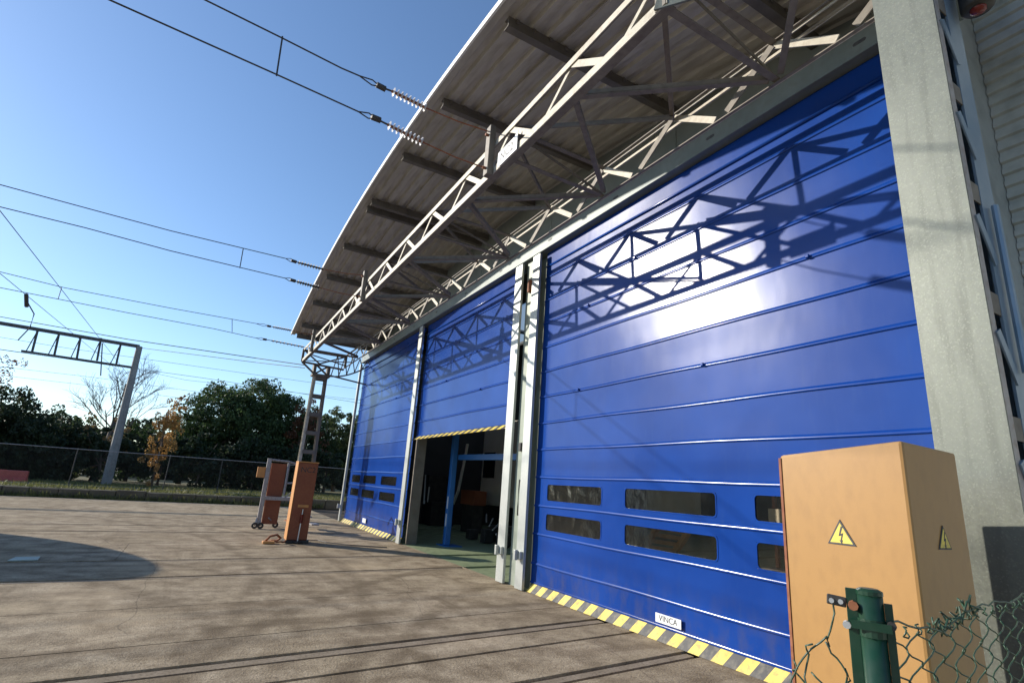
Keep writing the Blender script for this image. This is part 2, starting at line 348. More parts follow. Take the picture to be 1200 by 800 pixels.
for a, b in zip(edges[:-1], edges[1:]):
    if (a, b) in railpairs: continue
    lo = a + gw[a]/2; hi = b - gw[b]/2
    wdt = b-a
    if wdt < .9: step = 30
    else: step = 60
    x = X0; first = True
    offs = random.uniform(2.5, step)
    while x > -34:
        x1 = max(x-offs, -34.5); offs = step
        g = .003
        xs = [x-g, x1+g]
        jz = random.uniform(-.003, .001)
        P = [(xs[1], trk(xs[1], lo)), (xs[0], trk(xs[0], lo)), (xs[0], trk(xs[0], hi)), (xs[1], trk(xs[1], hi))]
        if hi > 29: P = [(p[0], min(p[1], 29.5) if i < 2 else 29.5) for i, p in enumerate(P)]
        mb = MB(); mb.prism(P, 2, -.058, jz)
        mb.build('slab', M['slab'], yard); nslab += 1
        x = x1
ri = 0
rl = {4.50:'rusty rail sunk in the concrete nearest the yellow cabinet, running under the right blue door',
      5.99:'rusty rail between two dark grooves running under the right blue door',
      10.38:'sunken rail running into the open doorway on the side nearer the camera',
      12.10:'sunken rail running into the open doorway on its far side',
      16.92:'sunken rail leading to the left blue door, nearer of its pair',
      18.6:'farthest sunken rail, leading to the left blue door'}
for a, b in sorted(railpairs):
    lo = a+.025+.012; hi = b-.025-.012
    P = [(-34, trk(-34, lo)), (4.99, trk(4.99, lo)), (4.99, trk(4.99, hi)), (-34, trk(-34, hi))]
    mb = MB(); mb.prism(P, 2, -.057, -.006)
    mb.build('rail', M['rail'], label=rl[a], category='rail', group='rails sunk in the yard')
# steel cover by the track
c = [on(8,658,2,0), on(44,657,2,0), on(47,653,2,0), on(18,653.5,2,0)]
mb = MB(); mb.prism([(p.x,p.y) for p in c], 2, .004, .02); o = mb.build('cover_plate', M['greysteel'], label='thin grey steel cover plate lying flat on the shaded concrete', category='plate')

# ------------------------------------------------------------------ kerb, verge, far fence
KY = 29.65
verge = MB().box(-120,120,KY+.3,140,-.07,.36).build('grass_verge', M['verge'], kind='structure', at_origin=True)
kerb = thing('kerb_wall', (0,KY,0), 'low dark stone kerb wall along the far edge of the yard', 'kerb')
x = -32
while x < 14:
    L = random.uniform(.85, 1.15); h = .37 + random.uniform(-.03,.03); d = random.uniform(-.02,.02)
    MB().box(x+.012, x+L-.012, KY+d, KY+.28, -.07, h).build('kerb_block', M['kerb'], kerb, bevel=.03); x += L
rng = np.random.default_rng(5)
def quads_object(name, V, m, parent=None, **props):   # V: (n,4,3)
    n = len(V); me = bpy.data.meshes.new(name)
    org = np.array(WO[parent.name]) if parent else np.zeros(3)
    me.vertices.add(4*n); me.vertices.foreach_set('co', (V.reshape(-1,3)-org).ravel())
    me.loops.add(4*n); me.loops.foreach_set('vertex_index', np.arange(4*n, dtype=np.int32))
    me.polygons.add(n); me.polygons.foreach_set('loop_start', np.arange(0, 4*n, 4, dtype=np.int32))
    me.update(calc_edges=True); me.materials.append(m)
    o = bpy.data.objects.new(name, me); C.objects.link(o)
    if parent: o.parent = parent
    WO[o.name] = Vector(org)
    for k, v in props.items(): o[k] = v
    return o
def blades(n, xr, yr, z, hr, wd):
    x = rng.uniform(*xr, n); y = rng.uniform(*yr, n); h = rng.uniform(*hr, n)*rng.choice([.4,.7,1], n); a = rng.uniform(0, 3.14, n)
    d = np.stack([np.cos(a)*wd, np.sin(a)*wd, 0*a], 1); b = np.stack([x, y, np.full(n, z)], 1)
    t = b + np.stack([rng.normal(0,.35,n)*h, rng.normal(0,.35,n)*h, h], 1)
    return np.stack([b-d, b+d, t+d*.3, t-d*.3], 1)
quads_object('grass', np.concatenate([blades(26000, (-16,12), (KY+.35,37), .35, (.04,.20), .02), blades(2500, (-8,6), (KY-.25,KY), 0, (.05,.3), .02)]), leaf_mat('dry grass blade', (.13,.15,.045), (.24,.22,.075)), kind='stuff')
ffence = thing('boundary_fence', (-2,31.6,.36), 'long dark wire mesh fence on posts in front of the trees', 'fence')
FY = 31.6
fx = [-25,-21,-17,-13,-9] + [on(79,571,1,FY).x, on(190,576,1,FY).x, on(254,576,1,FY).x, 4.4, 8, 11.6]
for x in fx:
    lean = .03*random.uniform(-1,1)
    MB().tube([(x,FY,.3),(x+lean,FY,2.08)], .022, 8).build('post', M['wire'], ffence)
for z in (2.03, .45):
    MB().tube([(-26,FY-.03,z),(12,FY-.03,z)], .011 if z < 2 else .018, 5).build('line_wire', M['greyframe'], ffence)
V = []
for s in (1,-1):
    xs = np.arange(-27, 12, .09); n = len(xs); h = 1.55
    a = np.stack([xs, np.full(n,FY-.03), np.full(n,.45)], 1); b = a + np.array([s*h, 0, h]); w_ = np.array([.0025,0,0])
    V.append(np.stack([a-w_, a+w_, b+w_, b-w_], 1))
quads_object('wire_mesh', np.concatenate(V), M['wire'], ffence, kind='stuff')
pb = thing('plastic_barrier', (-7.2,33.5,.36), 'low red plastic barrier behind the wire fence at the far left', 'barrier')
for dx in (-1.4,-.2): MB().prism([(33.2,.36),(33.8,.36),(33.62,.62),(33.58,.9),(33.42,.9),(33.38,.62)], 0, -7.5+dx, -6.42+dx).build('barrier_block', mat('red plastic', (.42,.07,.05), (.5,.10,.07), 5, .5), pb, bevel=.03)

# ------------------------------------------------------------------ trees
def leaves(centres, radii, n, size, squash=1.0, spread=.55):
    n = int(n*1.8); size = size*.72
    c = np.repeat(np.array(centres), n, 0); r = np.repeat(np.array(radii), n)
    p = rng.normal(0, 1, (len(c),3)); p /= np.linalg.norm(p, axis=1)[:,None]; p *= (rng.uniform(.35,1,len(c))**.5*r)[:,None]; p[:,2] *= squash
    q = c + p
    a = rng.normal(0,1,(len(c),3)); a /= np.linalg.norm(a, axis=1)[:,None]
    b = np.cross(a, rng.normal(0,1,(len(c),3))); b /= np.linalg.norm(b, axis=1)[:,None]
    s = (rng.uniform(.6,1.3,len(c))*size)[:,None]
    a *= s; b *= s*.6
    return np.stack([q-a, q-b*.9, q+a, q+b], 1)
def crown_pts(blobs, k, shell=.55):
    cs = []; rs = []
    for (cx,cy,cz,rx,ry,rz) in blobs:
        m = max(4, int(k*(rx*ry*rz)**(2/3)))
        d = rng.normal(0,1,(m,3)); d /= np.linalg.norm(d,axis=1)[:,None]
        rad = rng.uniform(shell,1,m)[:,None]
        cs.append(np.array([cx,cy,cz]) + d*rad*np.array([rx,ry,rz])); rs.append(np.full(m, 1.0)*rng.uniform(.35,.75,m)*(rx*ry*rz)**(1/3)*.42)
    return np.concatenate(cs), np.concatenate(rs)
def tree(name, label, cat, x, y, h, blobs, leaf, n=26, size=.14, k=9, trunk_r=.2, trunk_h=None, z0=.36, squash=.75, group=None, limbs=6, rsc=1.0):
    t = thing(name, (x,y,z0), label, cat, group)
    th = trunk_h or h*.5
    MB().tube([(x,y,z0-.1),(x+.05,y,z0+th*.5),(x-.06,y+.05,z0+th)], [trunk_r,trunk_r*.8,trunk_r*.5], 8).build('trunk', M['bark'], t, smooth=True)
    B = [(x+b[0], y+b[1], z0+b[2], b[3], b[4], b[5]) for b in blobs]
    mb = MB()
    for i in range(limbs):
        b = B[i % len(B)]; a = random.uniform(0,6.28)
        e = (b[0]+b[3]*.6*math.cos(a), b[1]+b[4]*.6*math.sin(a), b[2]+b[5]*random.uniform(-.2,.6))
        s = (x-.02, y, z0+th*random.uniform(.55,.95)); md = [(s[j]+e[j])/2 for j in range(3)]; md[2] -= .1
        mb.tube([s, md, e], [trunk_r*.4, trunk_r*.25, .02], 5)
    mb.build('limb', M['bark'], t, kind='stuff')
    cs, rs = crown_pts(B, k)
    quads_object('crown', leaves(cs, rs*rsc, n, size, squash), leaf, t)
    return t
LM = dict(dark=leaf_mat('dark pine leaf', (.045,.08,.025), (.09,.135,.042)), mid=leaf_mat('olive leaf', (.05,.075,.025), (.095,.125,.04)),
          green=leaf_mat('green leaf', (.05,.09,.025), (.10,.15,.04)), orange=leaf_mat('autumn leaf', (.40,.21,.06), (.52,.31,.10)),
          rusty=leaf_mat('rusty leaf', (.13,.055,.03), (.20,.09,.04)), hedge=leaf_mat('hedge leaf', (.028,.046,.02), (.055,.075,.03)))
def gx(px, y, py=540): return on(px, py, 1, y).x
def gz(px, py, y): return on(px, py, 1, y).z
# big pine
y = 44; X = gx(262,y); top = gz(285,437,y)
s = y*.0375/1.0/ .95
def pw(p): return p/628.8*(y*.86)
tree('pine_tree', 'big dark round-topped pine, tallest tree behind the fence', 'tree', X+1, y, top,
     [(-1.6,0,top-3.6,2.6,2.6,2.4),(.6,.3,top-2.6,2.6,2.6,2.0),(2.8,0,top-3.6,2.4,2.4,2.0),(0,0,top-5.2,4.2,3.4,2.6),(3.6,.2,top-5.4,2.6,2.6,2.4),(-2.6,0,top-6.2,2.4,2.4,2.0),(1.5,-.5,top-7.4,4.6,2.8,2.2),(4.6,0,top-4.4,.9,.9,1.7)],
     LM['dark'], n=44, size=.125, k=27, trunk_r=.4, rsc=.78, trunk_h=top*.6, limbs=14)
y = 40; X = gx(4,y); top = gz(12,452,y)
tree('pine_tree', 'broad dark evergreen at the left edge of the photo', 'tree', X, y, top,
     [(-1.2,0,top-2.4,2.4,2.4,2.2),(.9,0,top-3.4,2.2,2.2,2.2),(-3.4,0,top-2.8,2.2,2.2,2.2),(1.6,0,top-4.7,2.0,2,2),(-1,0,top-5,3,2.6,2.2)], LM['hedge'], n=44, size=.125, k=27, trunk_r=.3, rsc=.78)
y = 47; X = gx(-46,y); top = gz(0,416,y)
tree('autumn_tree', 'reddish tree peeping above the dark evergreen at the left edge', 'tree', X, y, top, [(0,0,top-1.6,1.6,1.5,1.7),(-.7,0,top-3.4,1.8,1.6,1.9)], LM['rusty'], n=20, size=.12, k=11, trunk_r=.2)
y = 43; X = gx(86,y); top = gz(80,484,y)
tree('olive_tree', 'loose olive-green tree right of the dark evergreen', 'tree', X-.4, y, top, [(-.8,0,top-1.4,1.5,1.4,1.4),(.8,0,top-1.9,1.4,1.4,1.5),(0,0,top-3.2,2.2,1.6,1.6)], LM['mid'], n=30, size=.12, k=11, trunk_r=.16)
y = 42; X = gx(112,y); top = gz(112,490,y)
tree('autumn_tree', 'small ochre-leaved tree at the foot of the bare tree', 'tree', X, y, top, [(0,0,top-1.2,1.3,1.2,1.2),(.8,0,top-2,1.2,1.1,1.4),(-.7,0,top-2.3,1.2,1.1,1.3)], leaf_mat('ochre leaf',(.20,.13,.05),(.30,.20,.09)), n=22, size=.12, k=11, trunk_r=.14)
# bare tree
y = 46; X = gx(118,y); top = gz(125,424,y)
bt = thing('bare_tree', (X,y,.36), 'leafless tree with fine spreading twigs beside the gantry mast', 'tree')
MB().tube([(X,y,.2),(X+.1,y,top*.3),(X+.2,y,top*.55)], [.24,.2,.13], 8).build('trunk', M['bark'], bt, smooth=True)
mb = MB()
def branch(p, d, L, r, depth):
    q = p + d*L*.5 + Vector((random.uniform(-.05,.05), random.uniform(-.05,.05), 0))*L; e = q + (d + Vector((0,0,.12)))*L*.5
    mb.tube([p, q, e], [r, r*.8, r*.55], 4 if depth > 1 else 3, cap=False)
    if depth == 0: return
    for i in range(4 if depth > 1 else 5):
        ax = Vector((random.uniform(-1,1), random.uniform(-1,1), random.uniform(-.3,.6))).normalized()
        nd = (d*.75 + ax*.65).normalized(); s = random.uniform(.35, 1)
        branch(p.lerp(e, s), nd, L*random.uniform(.55,.75), r*.55, depth-1)
for i in range(7):
    a = i*.95; z = top*(.3+.04*i)
    branch(Vector((X+.12,y,z)), Vector((math.cos(a)*.8, math.sin(a)*.5, .7)).normalized(), top*.27, .045, 3)
branch(Vector((X+.2,y,top*.55)), Vector((.05,0,1)), top*.27, .065, 4)
mb.build('branches', M['bark'], bt)
# poplar
y = 34.6; X = gx(179,y,560); top = gz(190,462,y)-.3
tree('poplar_tree', 'slim orange autumn poplar standing alone right of the gantry mast', 'tree', X, y, top,
     [(-.1,0,.75,.4,.4,.55),(-.08,0,1.5,.62,.5,.7),(.02,0,2.3,.75,.6,.8),(.12,0,3.1,.82,.65,.9),(.25,0,3.9,.7,.6,.8),(.4,0,top-.9,.4,.4,.8),(.6,0,top-.3,.2,.2,.6)], LM['orange'], n=30, size=.075, k=34, trunk_r=.07, trunk_h=top*.8, squash=1.2)
y = 45
for px, py, nm, lb, lf in ((152,497,'laurel_tree','dark green bush-like tree between gantry mast and orange poplar','green'),(215,482,'laurel_tree','green tree tucked between the orange poplar and the big pine','green')):
    X = gx(px,y); top = gz(px,py,y)
    tree(nm, lb, 'tree', X, y, top, [(0,0,top-1.5,1.5,1.3,1.4),(.9,0,top-2.7,1.4,1.3,1.4),(-.8,0,top-2.9,1.4,1.3,1.5)], LM[lf], n=34, size=.12, k=12, trunk_r=.15)
y = 42; X = gx(352,y); top = gz(352,473,y)
tree('autumn_tree', 'dull red-brown tree right of the big pine, behind the lattice column', 'tree', X, y, top, [(0,0,top-1.5,1.2,1.2,1.5),(.3,0,top-3.4,1.6,1.3,1.6)], LM['rusty'], n=34, size=.12, k=13, trunk_r=.15)
y = 44
for px, py, lb in ((384,478,'green tree seen between the lattice column and the left blue door'),(410,482,'light green tree touching the edge of the left blue door'),(440,480,'green tree hidden mostly behind the left blue door')):
    X = gx(px,y); top = gz(px,py,y)
    tree('laurel_tree', lb, 'tree', X, y, top, [(0,0,top-1.3,.9,.9,1.3),(.3,0,top-2.6,1.3,1.2,1.5),(-.2,0,top-4.2,1.5,1.3,1.8)], LM['mid'], n=34, size=.11, k=14, trunk_r=.14)
y = 47; X = gx(395,y); top = gz(395,484,y)
tree('laurel_tree', 'broad dark tree filling the gap between big pine and blue doors', 'tree', X, y, top, [(-1.6,0,top-1.8,1.5,1.3,1.6),(0,0,top-1.5,1.5,1.3,1.4),(1.6,0,top-1.9,1.5,1.3,1.6),(-.8,0,top-4,2.2,1.4,2),(1,0,top-4.2,2.2,1.4,2)], LM['dark'], n=50, size=.12, k=16, trunk_r=.2)
hb = [('leftmost',-14),('second',-10.5)]
hl = ['dark hedge bush behind the fence at the left edge of the photo','dark hedge bush under the olive-green tree','dark hedge bush behind the gantry mast','dark hedge bush behind the orange poplar','dark hedge bush below the left half of the big pine','dark hedge bush below the right half of the big pine','dark hedge bush behind the orange pillar and rolling steps','dark hedge bush behind the left blue door edge']
for i, px in enumerate((-10,60,118,190,235,300,360,420)):
    y = 39.5 + (i % 2)*.9; X = gx(px,y)
    tree('hedge_bush', hl[i], 'bush', X, y, 3, [(0,0,1.0,1.9,1.2,1.1),(.9,.2,1.7,1.5,1.1,1.1),(-1.0,.1,1.8,1.5,1.1,1.2),(.1,.3,2.4,1.6,1.1,.9)], LM['hedge'], n=44, size=.13, k=15, trunk_r=.1, trunk_h=1.5, group='dark hedge bushes behind the fence')
far_ = []
for i in range(34):
    X = -46 + i*3.0; far_.append((X, 58+rng.uniform(-3,3), 1.6, 2.6, 2, 2.4)); far_.append((X+1.2, 58+rng.uniform(-3,3), 3.4+rng.uniform(-.6,.6), 2.2, 2, 1.6))
cs, rs = crown_pts(far_, 8); quads_object('far_wood', leaves(cs, rs, 40, .22), LM['hedge'], kind='stuff')

# ------------------------------------------------------------------ depot building
H = 6.0
bld = thing('depot_building', (12,10,0), 'long rail depot hall with three tall blue fabric doors', 'building')
XB = 27.0; Y0, Y1 = -9.0, 21.55
zr = lambda y: 7.75 - .0125*(y-10.95)**2          # underside of the canopy vault
WALLX = 5.36
# upper facade panels above the header
ys = [Y0, 1.2, 5, 8.35, 11.5, 14.3, 18, Y1]
for a, b in zip(ys[1:-1], ys[2:]):
    n = 6; poly = [(a+.006, 6.302), (b-.006, 6.302)] + [(b-.006 + (a-b+.012)*i/n, max(6.35, zr(b+(a-b)*i/n)-.012)) for i in range(n+1)]
    MB().prism(poly, 0, WALLX, WALLX+.08).build('upper_panel', M['upperwall'], bld)
# header
mb = MB().box(4.98, 5.34, 1.2, 21.3, 6.005, 6.27); mb.build('header_beam', M['header'], bld, bevel=.006)
MB().box(4.955, 4.979, 1.2, 21.3, 6.258, 6.272).build('header_lip', M['header'], bld)
for yy in (2.22,4.07,5.92,7.78,9.7,11.5,13.4,15.2,17.1,19.0,20.8):
    pts = [(yy+.03*math.cos(t)+(.035 if math.cos(t) > 0 else -.035), 6.14+.022*math.sin(t)) for t in [i*math.pi/6 for i in range(12)]]
    MB().prism(pts, 0, 4.9775, 4.982).build('slot', M['ink'], bld)
# corrugated siding right of the facade (horizontal ribs)
z = 0.0; prof = []
while z < 7.6:
    prof += [(0,z),(0,z+.055),(.03,z+.07),(.03,z+.115)]; z += .13
sv = []; sf = []
for yy in (Y0, 1.69):
    for dx, zz in prof: sv.append((6.2+dx, yy, zz))
n = len(prof)
for i in range(n-1): sf.append((i, i+1, n+i+1, n+i))
MB().add(sv, sf).build('siding', M['cladding'], bld)
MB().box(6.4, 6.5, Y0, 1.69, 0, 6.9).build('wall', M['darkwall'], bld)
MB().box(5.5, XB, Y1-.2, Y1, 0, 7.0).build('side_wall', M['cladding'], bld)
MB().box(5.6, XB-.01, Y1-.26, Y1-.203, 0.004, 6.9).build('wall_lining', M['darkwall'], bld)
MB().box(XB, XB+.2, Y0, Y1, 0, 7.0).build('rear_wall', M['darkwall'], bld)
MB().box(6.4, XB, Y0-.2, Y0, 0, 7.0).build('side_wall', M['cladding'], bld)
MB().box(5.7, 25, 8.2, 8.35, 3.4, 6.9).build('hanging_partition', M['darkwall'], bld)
xs_ = [WALLX+.1, 7.6, 10.0, 13.0, 15.2, 18.2, 20.4, XB+.2]
hr = MB()
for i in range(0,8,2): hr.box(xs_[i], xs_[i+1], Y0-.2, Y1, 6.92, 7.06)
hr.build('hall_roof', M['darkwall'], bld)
for i in (1,3,5):  # roof lights and their bars are invented, to brighten the hall inside
    for k in range(6): MB().box(xs_[i]+.002, xs_[i+1]-.002, Y0+5*k, Y0+5*k+4.9, 6.97, 6.99).build('added_skylight', M['added_skylight'], bld)
    for k in range(7): MB().box(xs_[i]+.002, xs_[i+1]-.002, Y0+5*k-.098, Y0+5*k-.002 if k < 6 else Y1, 6.93, 7.05).build('added_glazing_bar', M['darkwall'], bld)
# hall floor with the green paint
fl = MB(); 
fe = [Y0, 4.5, 4.68, 5.99, 6.19, 10.38, 10.55, 12.10, 12.28, 16.92, 17.08, 18.6, 18.76, Y1]
for i in range(0, len(fe)-1, 2):
    a, b = fe[i]+.03, fe[i+1]-.03
    q = lambda x, t: t + SL*(x-5)
    fl.prism([(5.075,a),(XB,q(XB,a) if i else a),(XB,q(XB,b) if i < len(fe)-2 else b),(5.075,b)], 2, -.055, 0)
fl.build('hall_floor', M['green_floor'], kind='structure')
MB().box(5.052, 5.072, 8.5, 14.5, -.058, .001).build('threshold_strip', M['rail'], bld)

def rrect(y0, y1, z0, z1, r, n=5):
    pts = []
    for cy, cz, a0 in ((y1-r,z1-r,0),(y0+r,z1-r,90),(y0+r,z0+r,180),(y1-r,z0+r,270)):
        for i in range(n+1): a = R(a0+90*i/n); pts.append((cy+r*math.cos(a), cz+r*math.sin(a)))
    return pts
FX = 5.12; PITCH = .4585; ZB = .43
def sag(t): return math.sin(math.pi*t)
def fabric(y0, y1, z0, z1, bulge, hole_rows=None):
    """panel of cloth between two ribs, bellied a little toward +x, with holes left for windows"""
    mb = MB(); nz = 5; phase = random.uniform(0,6)
    spans = []
    if hole_rows:
        c = y0
        for a, b in sorted(hole_rows[0]): spans.append((c, a, False)); spans.append((a, b, True)); c = b
        spans.append((c, y1, False)); h0, h1 = hole_rows[1]
    else: spans = [(y0, y1, False)]; h0 = h1 = None
    zs = sorted(set([z0 + (z1-z0)*i/nz for i in range(nz+1)] + ([h0, h1] if h0 else [])))
    for a, b, hole in spans:
        ny = max(1, int((b-a)/.35)); yy = [a + (b-a)*i/ny for i in range(ny+1)]
        for i in range(ny):
            for j in range(len(zs)-1):
                if hole and zs[j] >= h0-1e-6 and zs[j+1] <= h1+1e-6: continue
                vs = []
                for yq, zq in ((yy[i],zs[j]),(yy[i+1],zs[j]),(yy[i+1],zs[j+1]),(yy[i],zs[j+1])):
                    t = (zq-z0)/(z1-z0)
                    vs.append((FX + bulge*sag(t)*(1+.35*math.sin(yq*1.7+phase)+.2*math.sin(yq*4.1+phase*2)), yq, zq))
                mb.add(vs, [(0,3,2,1)])
    return mb
import bmesh
def weld(o):
    bm = bmesh.new(); bm.from_mesh(o.data); bmesh.ops.remove_doubles(bm, verts=bm.verts, dist=1e-4); bm.to_mesh(o.data); bm.free()
    o.data.polygons.foreach_set('use_smooth', [True]*len(o.data.polygons))
def door(label, y0, y1, zb, wins, knobs):
    d = MB(); d.box(FX+.03, FX+.05, y0, y1, 5.9, 5.99); d = d.build('door', M['fabric'], bld); d['label'] = label
    zs = [zb] + [z for z in (ZB + PITCH*i for i in range(13)) if zb+.1 < z < 5.9] + [5.995]
    for i, (a, b) in enumerate(zip(zs[:-1], zs[1:])):
        hr = None
        if wins and zb < .5:
            if abs(a-(ZB+PITCH)) < .01: hr = (wins, (.975,1.235))
            if abs(a-(ZB+2*PITCH)) < .01: hr = (wins, (1.435,1.70))
        p = fabric(y0, y1, a+.004, b-.004, .0022, hr).build('fabric_panel', M['fabric'], d, fix=False); weld(p)
        if i:
            # stiffener pocket: a small half round rib with a fold under it
            zq = a; prof = [(FX+.01,zq-.016),(FX-.008,zq-.015),(FX-.015,zq-.008),(FX-.016,zq+.002),(FX-.010,zq+.016),(FX+.002,zq+.036),(FX+.01,zq+.038)]
            mb = MB(); ny = 16; vs = []; fs = []
            for k in range(ny+1):
                yq = y0+(y1-y0)*k/ny; dz = .005*math.sin(yq*2.1+zq*5)
                for px_, pz_ in prof: vs.append((px_, yq, pz_+dz))
            m_ = len(prof)
            for k in range(ny):
                for q in range(m_-1): fs.append((k*m_+q, k*m_+q+1, (k+1)*m_+q+1, (k+1)*m_+q))
            r = mb.add(vs, fs).build('rib', M['fabric'], d, smooth=True)
    # tight folds under the header
    for zq in (5.71,):
        MB().tube([(FX-.005,y0,zq),(FX-.012,(y0+y1)/2,zq-.01),(FX-.005,y1,zq)], .02, 8).build('top_fold', M['fabric'], d, smooth=True)
    if wins:
        for z0, z1 in ((.975,1.235),(1.435,1.70)):
            for a, b in wins:
                MB().prism(rrect(a-.004, b+.004, z0-.004, z1+.004, .05), 0, FX+.008, FX+.012).build('window_pane', M['pane'], d)
                out = rrect(a-.010, b+.010, z0-.010, z1+.010, .055); inn = rrect(a+.006, b-.006, z0+.006, z1-.006, .045)
                vs = [(FX-.003, *p) for p in out] + [(FX-.003, *p) for p in inn] + [(FX+.012, *p) for p in out] + [(FX+.006, *p) for p in inn]
                n = len(out); fs = []
                for i in range(n):
                    j = (i+1) % n; fs += [(i,j,n+j,n+i),(n+i,n+j,3*n+j,3*n+i),(i,2*n+i,2*n+j,j)]
                MB().add(vs, fs).build('window_rim', M['fabric'], d)
    for yk, zk in knobs:
        MB().box(FX-.045, FX-.012, yk-.02, yk+.02, zk-.015, zk+.022).build('clip', M['fabric'], d, bevel=.006)
    # hazard strip
    h = .125 if zb < .5 else .085; t0 = zb-h if zb > .5 else .004; t1 = t0+h; yq = y0+.02; k = 0; pitch = .155; sh = .07
    while yq < y1-.03:
        ye = min(yq+pitch, y1-.02); kx = FX-.10
        vs = [(kx, yq, t0),(kx, ye, t0),(FX-.015, ye-sh*1, t1),(FX-.015, yq-sh*1, t1),(kx+.03, yq, t0),(kx+.03, ye, t0),(FX+.012, ye-sh, t1),(FX+.012, yq-sh, t1)]
        vs = [(a_, min(max(b_, y0+.01), y1-.01), c_) for a_, b_, c_ in vs]
        MB().add(vs, [(0,1,2,3),(4,7,6,5),(0,4,5,1),(1,5,6,2),(2,6,7,3),(3,7,4,0)]).build('hazard_stripe', M['yellow'] if k % 2 == 0 else M['black'], d)
        yq = ye; k += 1
    MB().box(FX-.02, FX+.02, y0, y1, t1+.002, t1+.03).build('bottom_bar', M['fabric'], d, bevel=.005)
    return d
WR = [(6.29,7.70),(4.29,5.80),(2.30,3.80)]
dr = door('right blue fabric door, fully closed, in the glare of the sun', 2.0, 8.06, .13, WR, [(6.9,3.19),(4.4,3.19),(6.7,4.57),(3.0,4.11),(5.6,5.02)])
dc = door('middle blue fabric door, raised so the doorway is open', 8.97, 14.30, 2.78, None, [(10.5,3.64),(12.5,4.1)])
dl = door('left blue fabric door, closed, farthest from the camera', 14.56, 21.2, .13, [(15.58,17.1),(17.68,19.2),(19.6,20.75)], [(16.5,4.1),(19,3.64)])
st = MB().box(FX-.034, FX-.03, 4.80, 5.20, .185, .285).build('sticker', M['white'], dr)
# (built as a door sub-part: plate plus lettering in one relief)
def lettering(name, s, size, m, parent, Mx, stretch=1):
    o = text(name, s, size, m, parent, Mx @ Matrix.Diagonal((stretch,1,1,1)), .0008); return o
lettering('lettering', 'VINCA', .092, M['ink'], dr, FACE_MX(FX-.0352, 5.0, .236), 1.05)
MB().box(FX-.034, FX-.03, 18.1, 18.5, .20, .34).build('sticker', M['white'], dl)
# guides, jambs, columns between the doors
for a, b in ((8.06,8.30),(8.71,8.97),(14.30,14.56),(21.2,21.33)):
    g = MB().box(4.95, 5.0, a, b, .01, 5.96).box(5.0, 5.06, b-.02, b, .01, 5.96).build('door_guide', M['galv'], bld, bevel=.004)
    MB().box(4.90, 4.948, a+.03, b-.03, .48, .60).box(4.84,4.90,(a+b)/2-.03,(a+b)/2+.03,.46,.62).build('guide_clamp', M['galv'], g, bevel=.006)
# round-edged H column between right and middle doors
for a, b, nm in ((8.33,8.68,'steel_column'),):
    c_ = MB().box(5.06, 5.08, a, b, 0, 6.0).box(5.3, 5.32, a, b, 0, 6.0).box(5.08, 5.3, (a+b)/2-.01, (a+b)/2+.01, 0, 6.0).build(nm, M['greysteel'], bld, bevel=.004)
    MB().tube([(5.05,8.5,1.75),(5.0,8.42,1.6),(5.0,8.42,1.3),(5.05,8.5,1.15)], .012, 6).build('cable_loop', M['wire'], c_)
    MB().box(4.99, 5.058, 8.44, 8.54, 5.3, 5.55).build('limit_switch', M['rust'], c_, bevel=.01)
    MB().box(5.0, 5.058, 8.45, 8.53, 2.25, 2.4).build('junction_box', M['machine'], c_, bevel=.01)
MB().box(5.2, 5.45, 14.33, 14.5, 0, 6.0).build('jamb_column', M['colsteel'], bld)
MB().box(5.2, 5.6, 8.2, 8.5, 0, 6.0).build('jamb_column', M['greysteel'], bld)
MB().box(5.2, 5.5, 21.1, 21.5, 0, 6.9).build('corner_column', M['greysteel'], bld)
MB().box(4.9,5.0,1.70,1.94,.01,5.96).build('door_guide', M['galv'], bld, bevel=.004)
MB().box(5.02,6.4,1.695,1.78,0,6.9).build('return_wall', M['cladding'], bld)
# alarm lamp under the eave
lp = thing('alarm_lamp', tuple(on(1146,10,0,3.45)), 'dark cylindrical alarm lamp with red underside at the top right', 'lamp')
p = on(1146,10,0,3.45)
def lathe(c, prof, n=16, ax=2):
    vs = []; fs = []
    for r, h in prof:
        for j in range(n):
            t = 2*math.pi*j/n; v = [r*math.cos(t), r*math.sin(t)]; v.insert(ax, h); vs.append((c[0]+v[0], c[1]+v[1], c[2]+v[2]))
    for i in range(len(prof)-1):
        for j in range(n): a = i*n+j; b = i*n+(j+1) % n; fs.append((a,b,b+n,a+n))
    return vs, fs
MB().add(*lathe(p, [(.0,.2),(.07,.195),(.08,.16),(.08,.005),(.07,-.006),(0,-.007)])).build('housing', M['machine'], lp, smooth=True)
MB().add(*lathe(p, [(.040,-.008),(.038,-.02),(.025,-.03),(0,-.034)])).build('lens', M['red'], lp, smooth=True)
MB().bar((p.x,p.y,p.z+.16),(3.45,1.05,p.z+.2),.03,.03).build('bracket', M['machine'], lp)

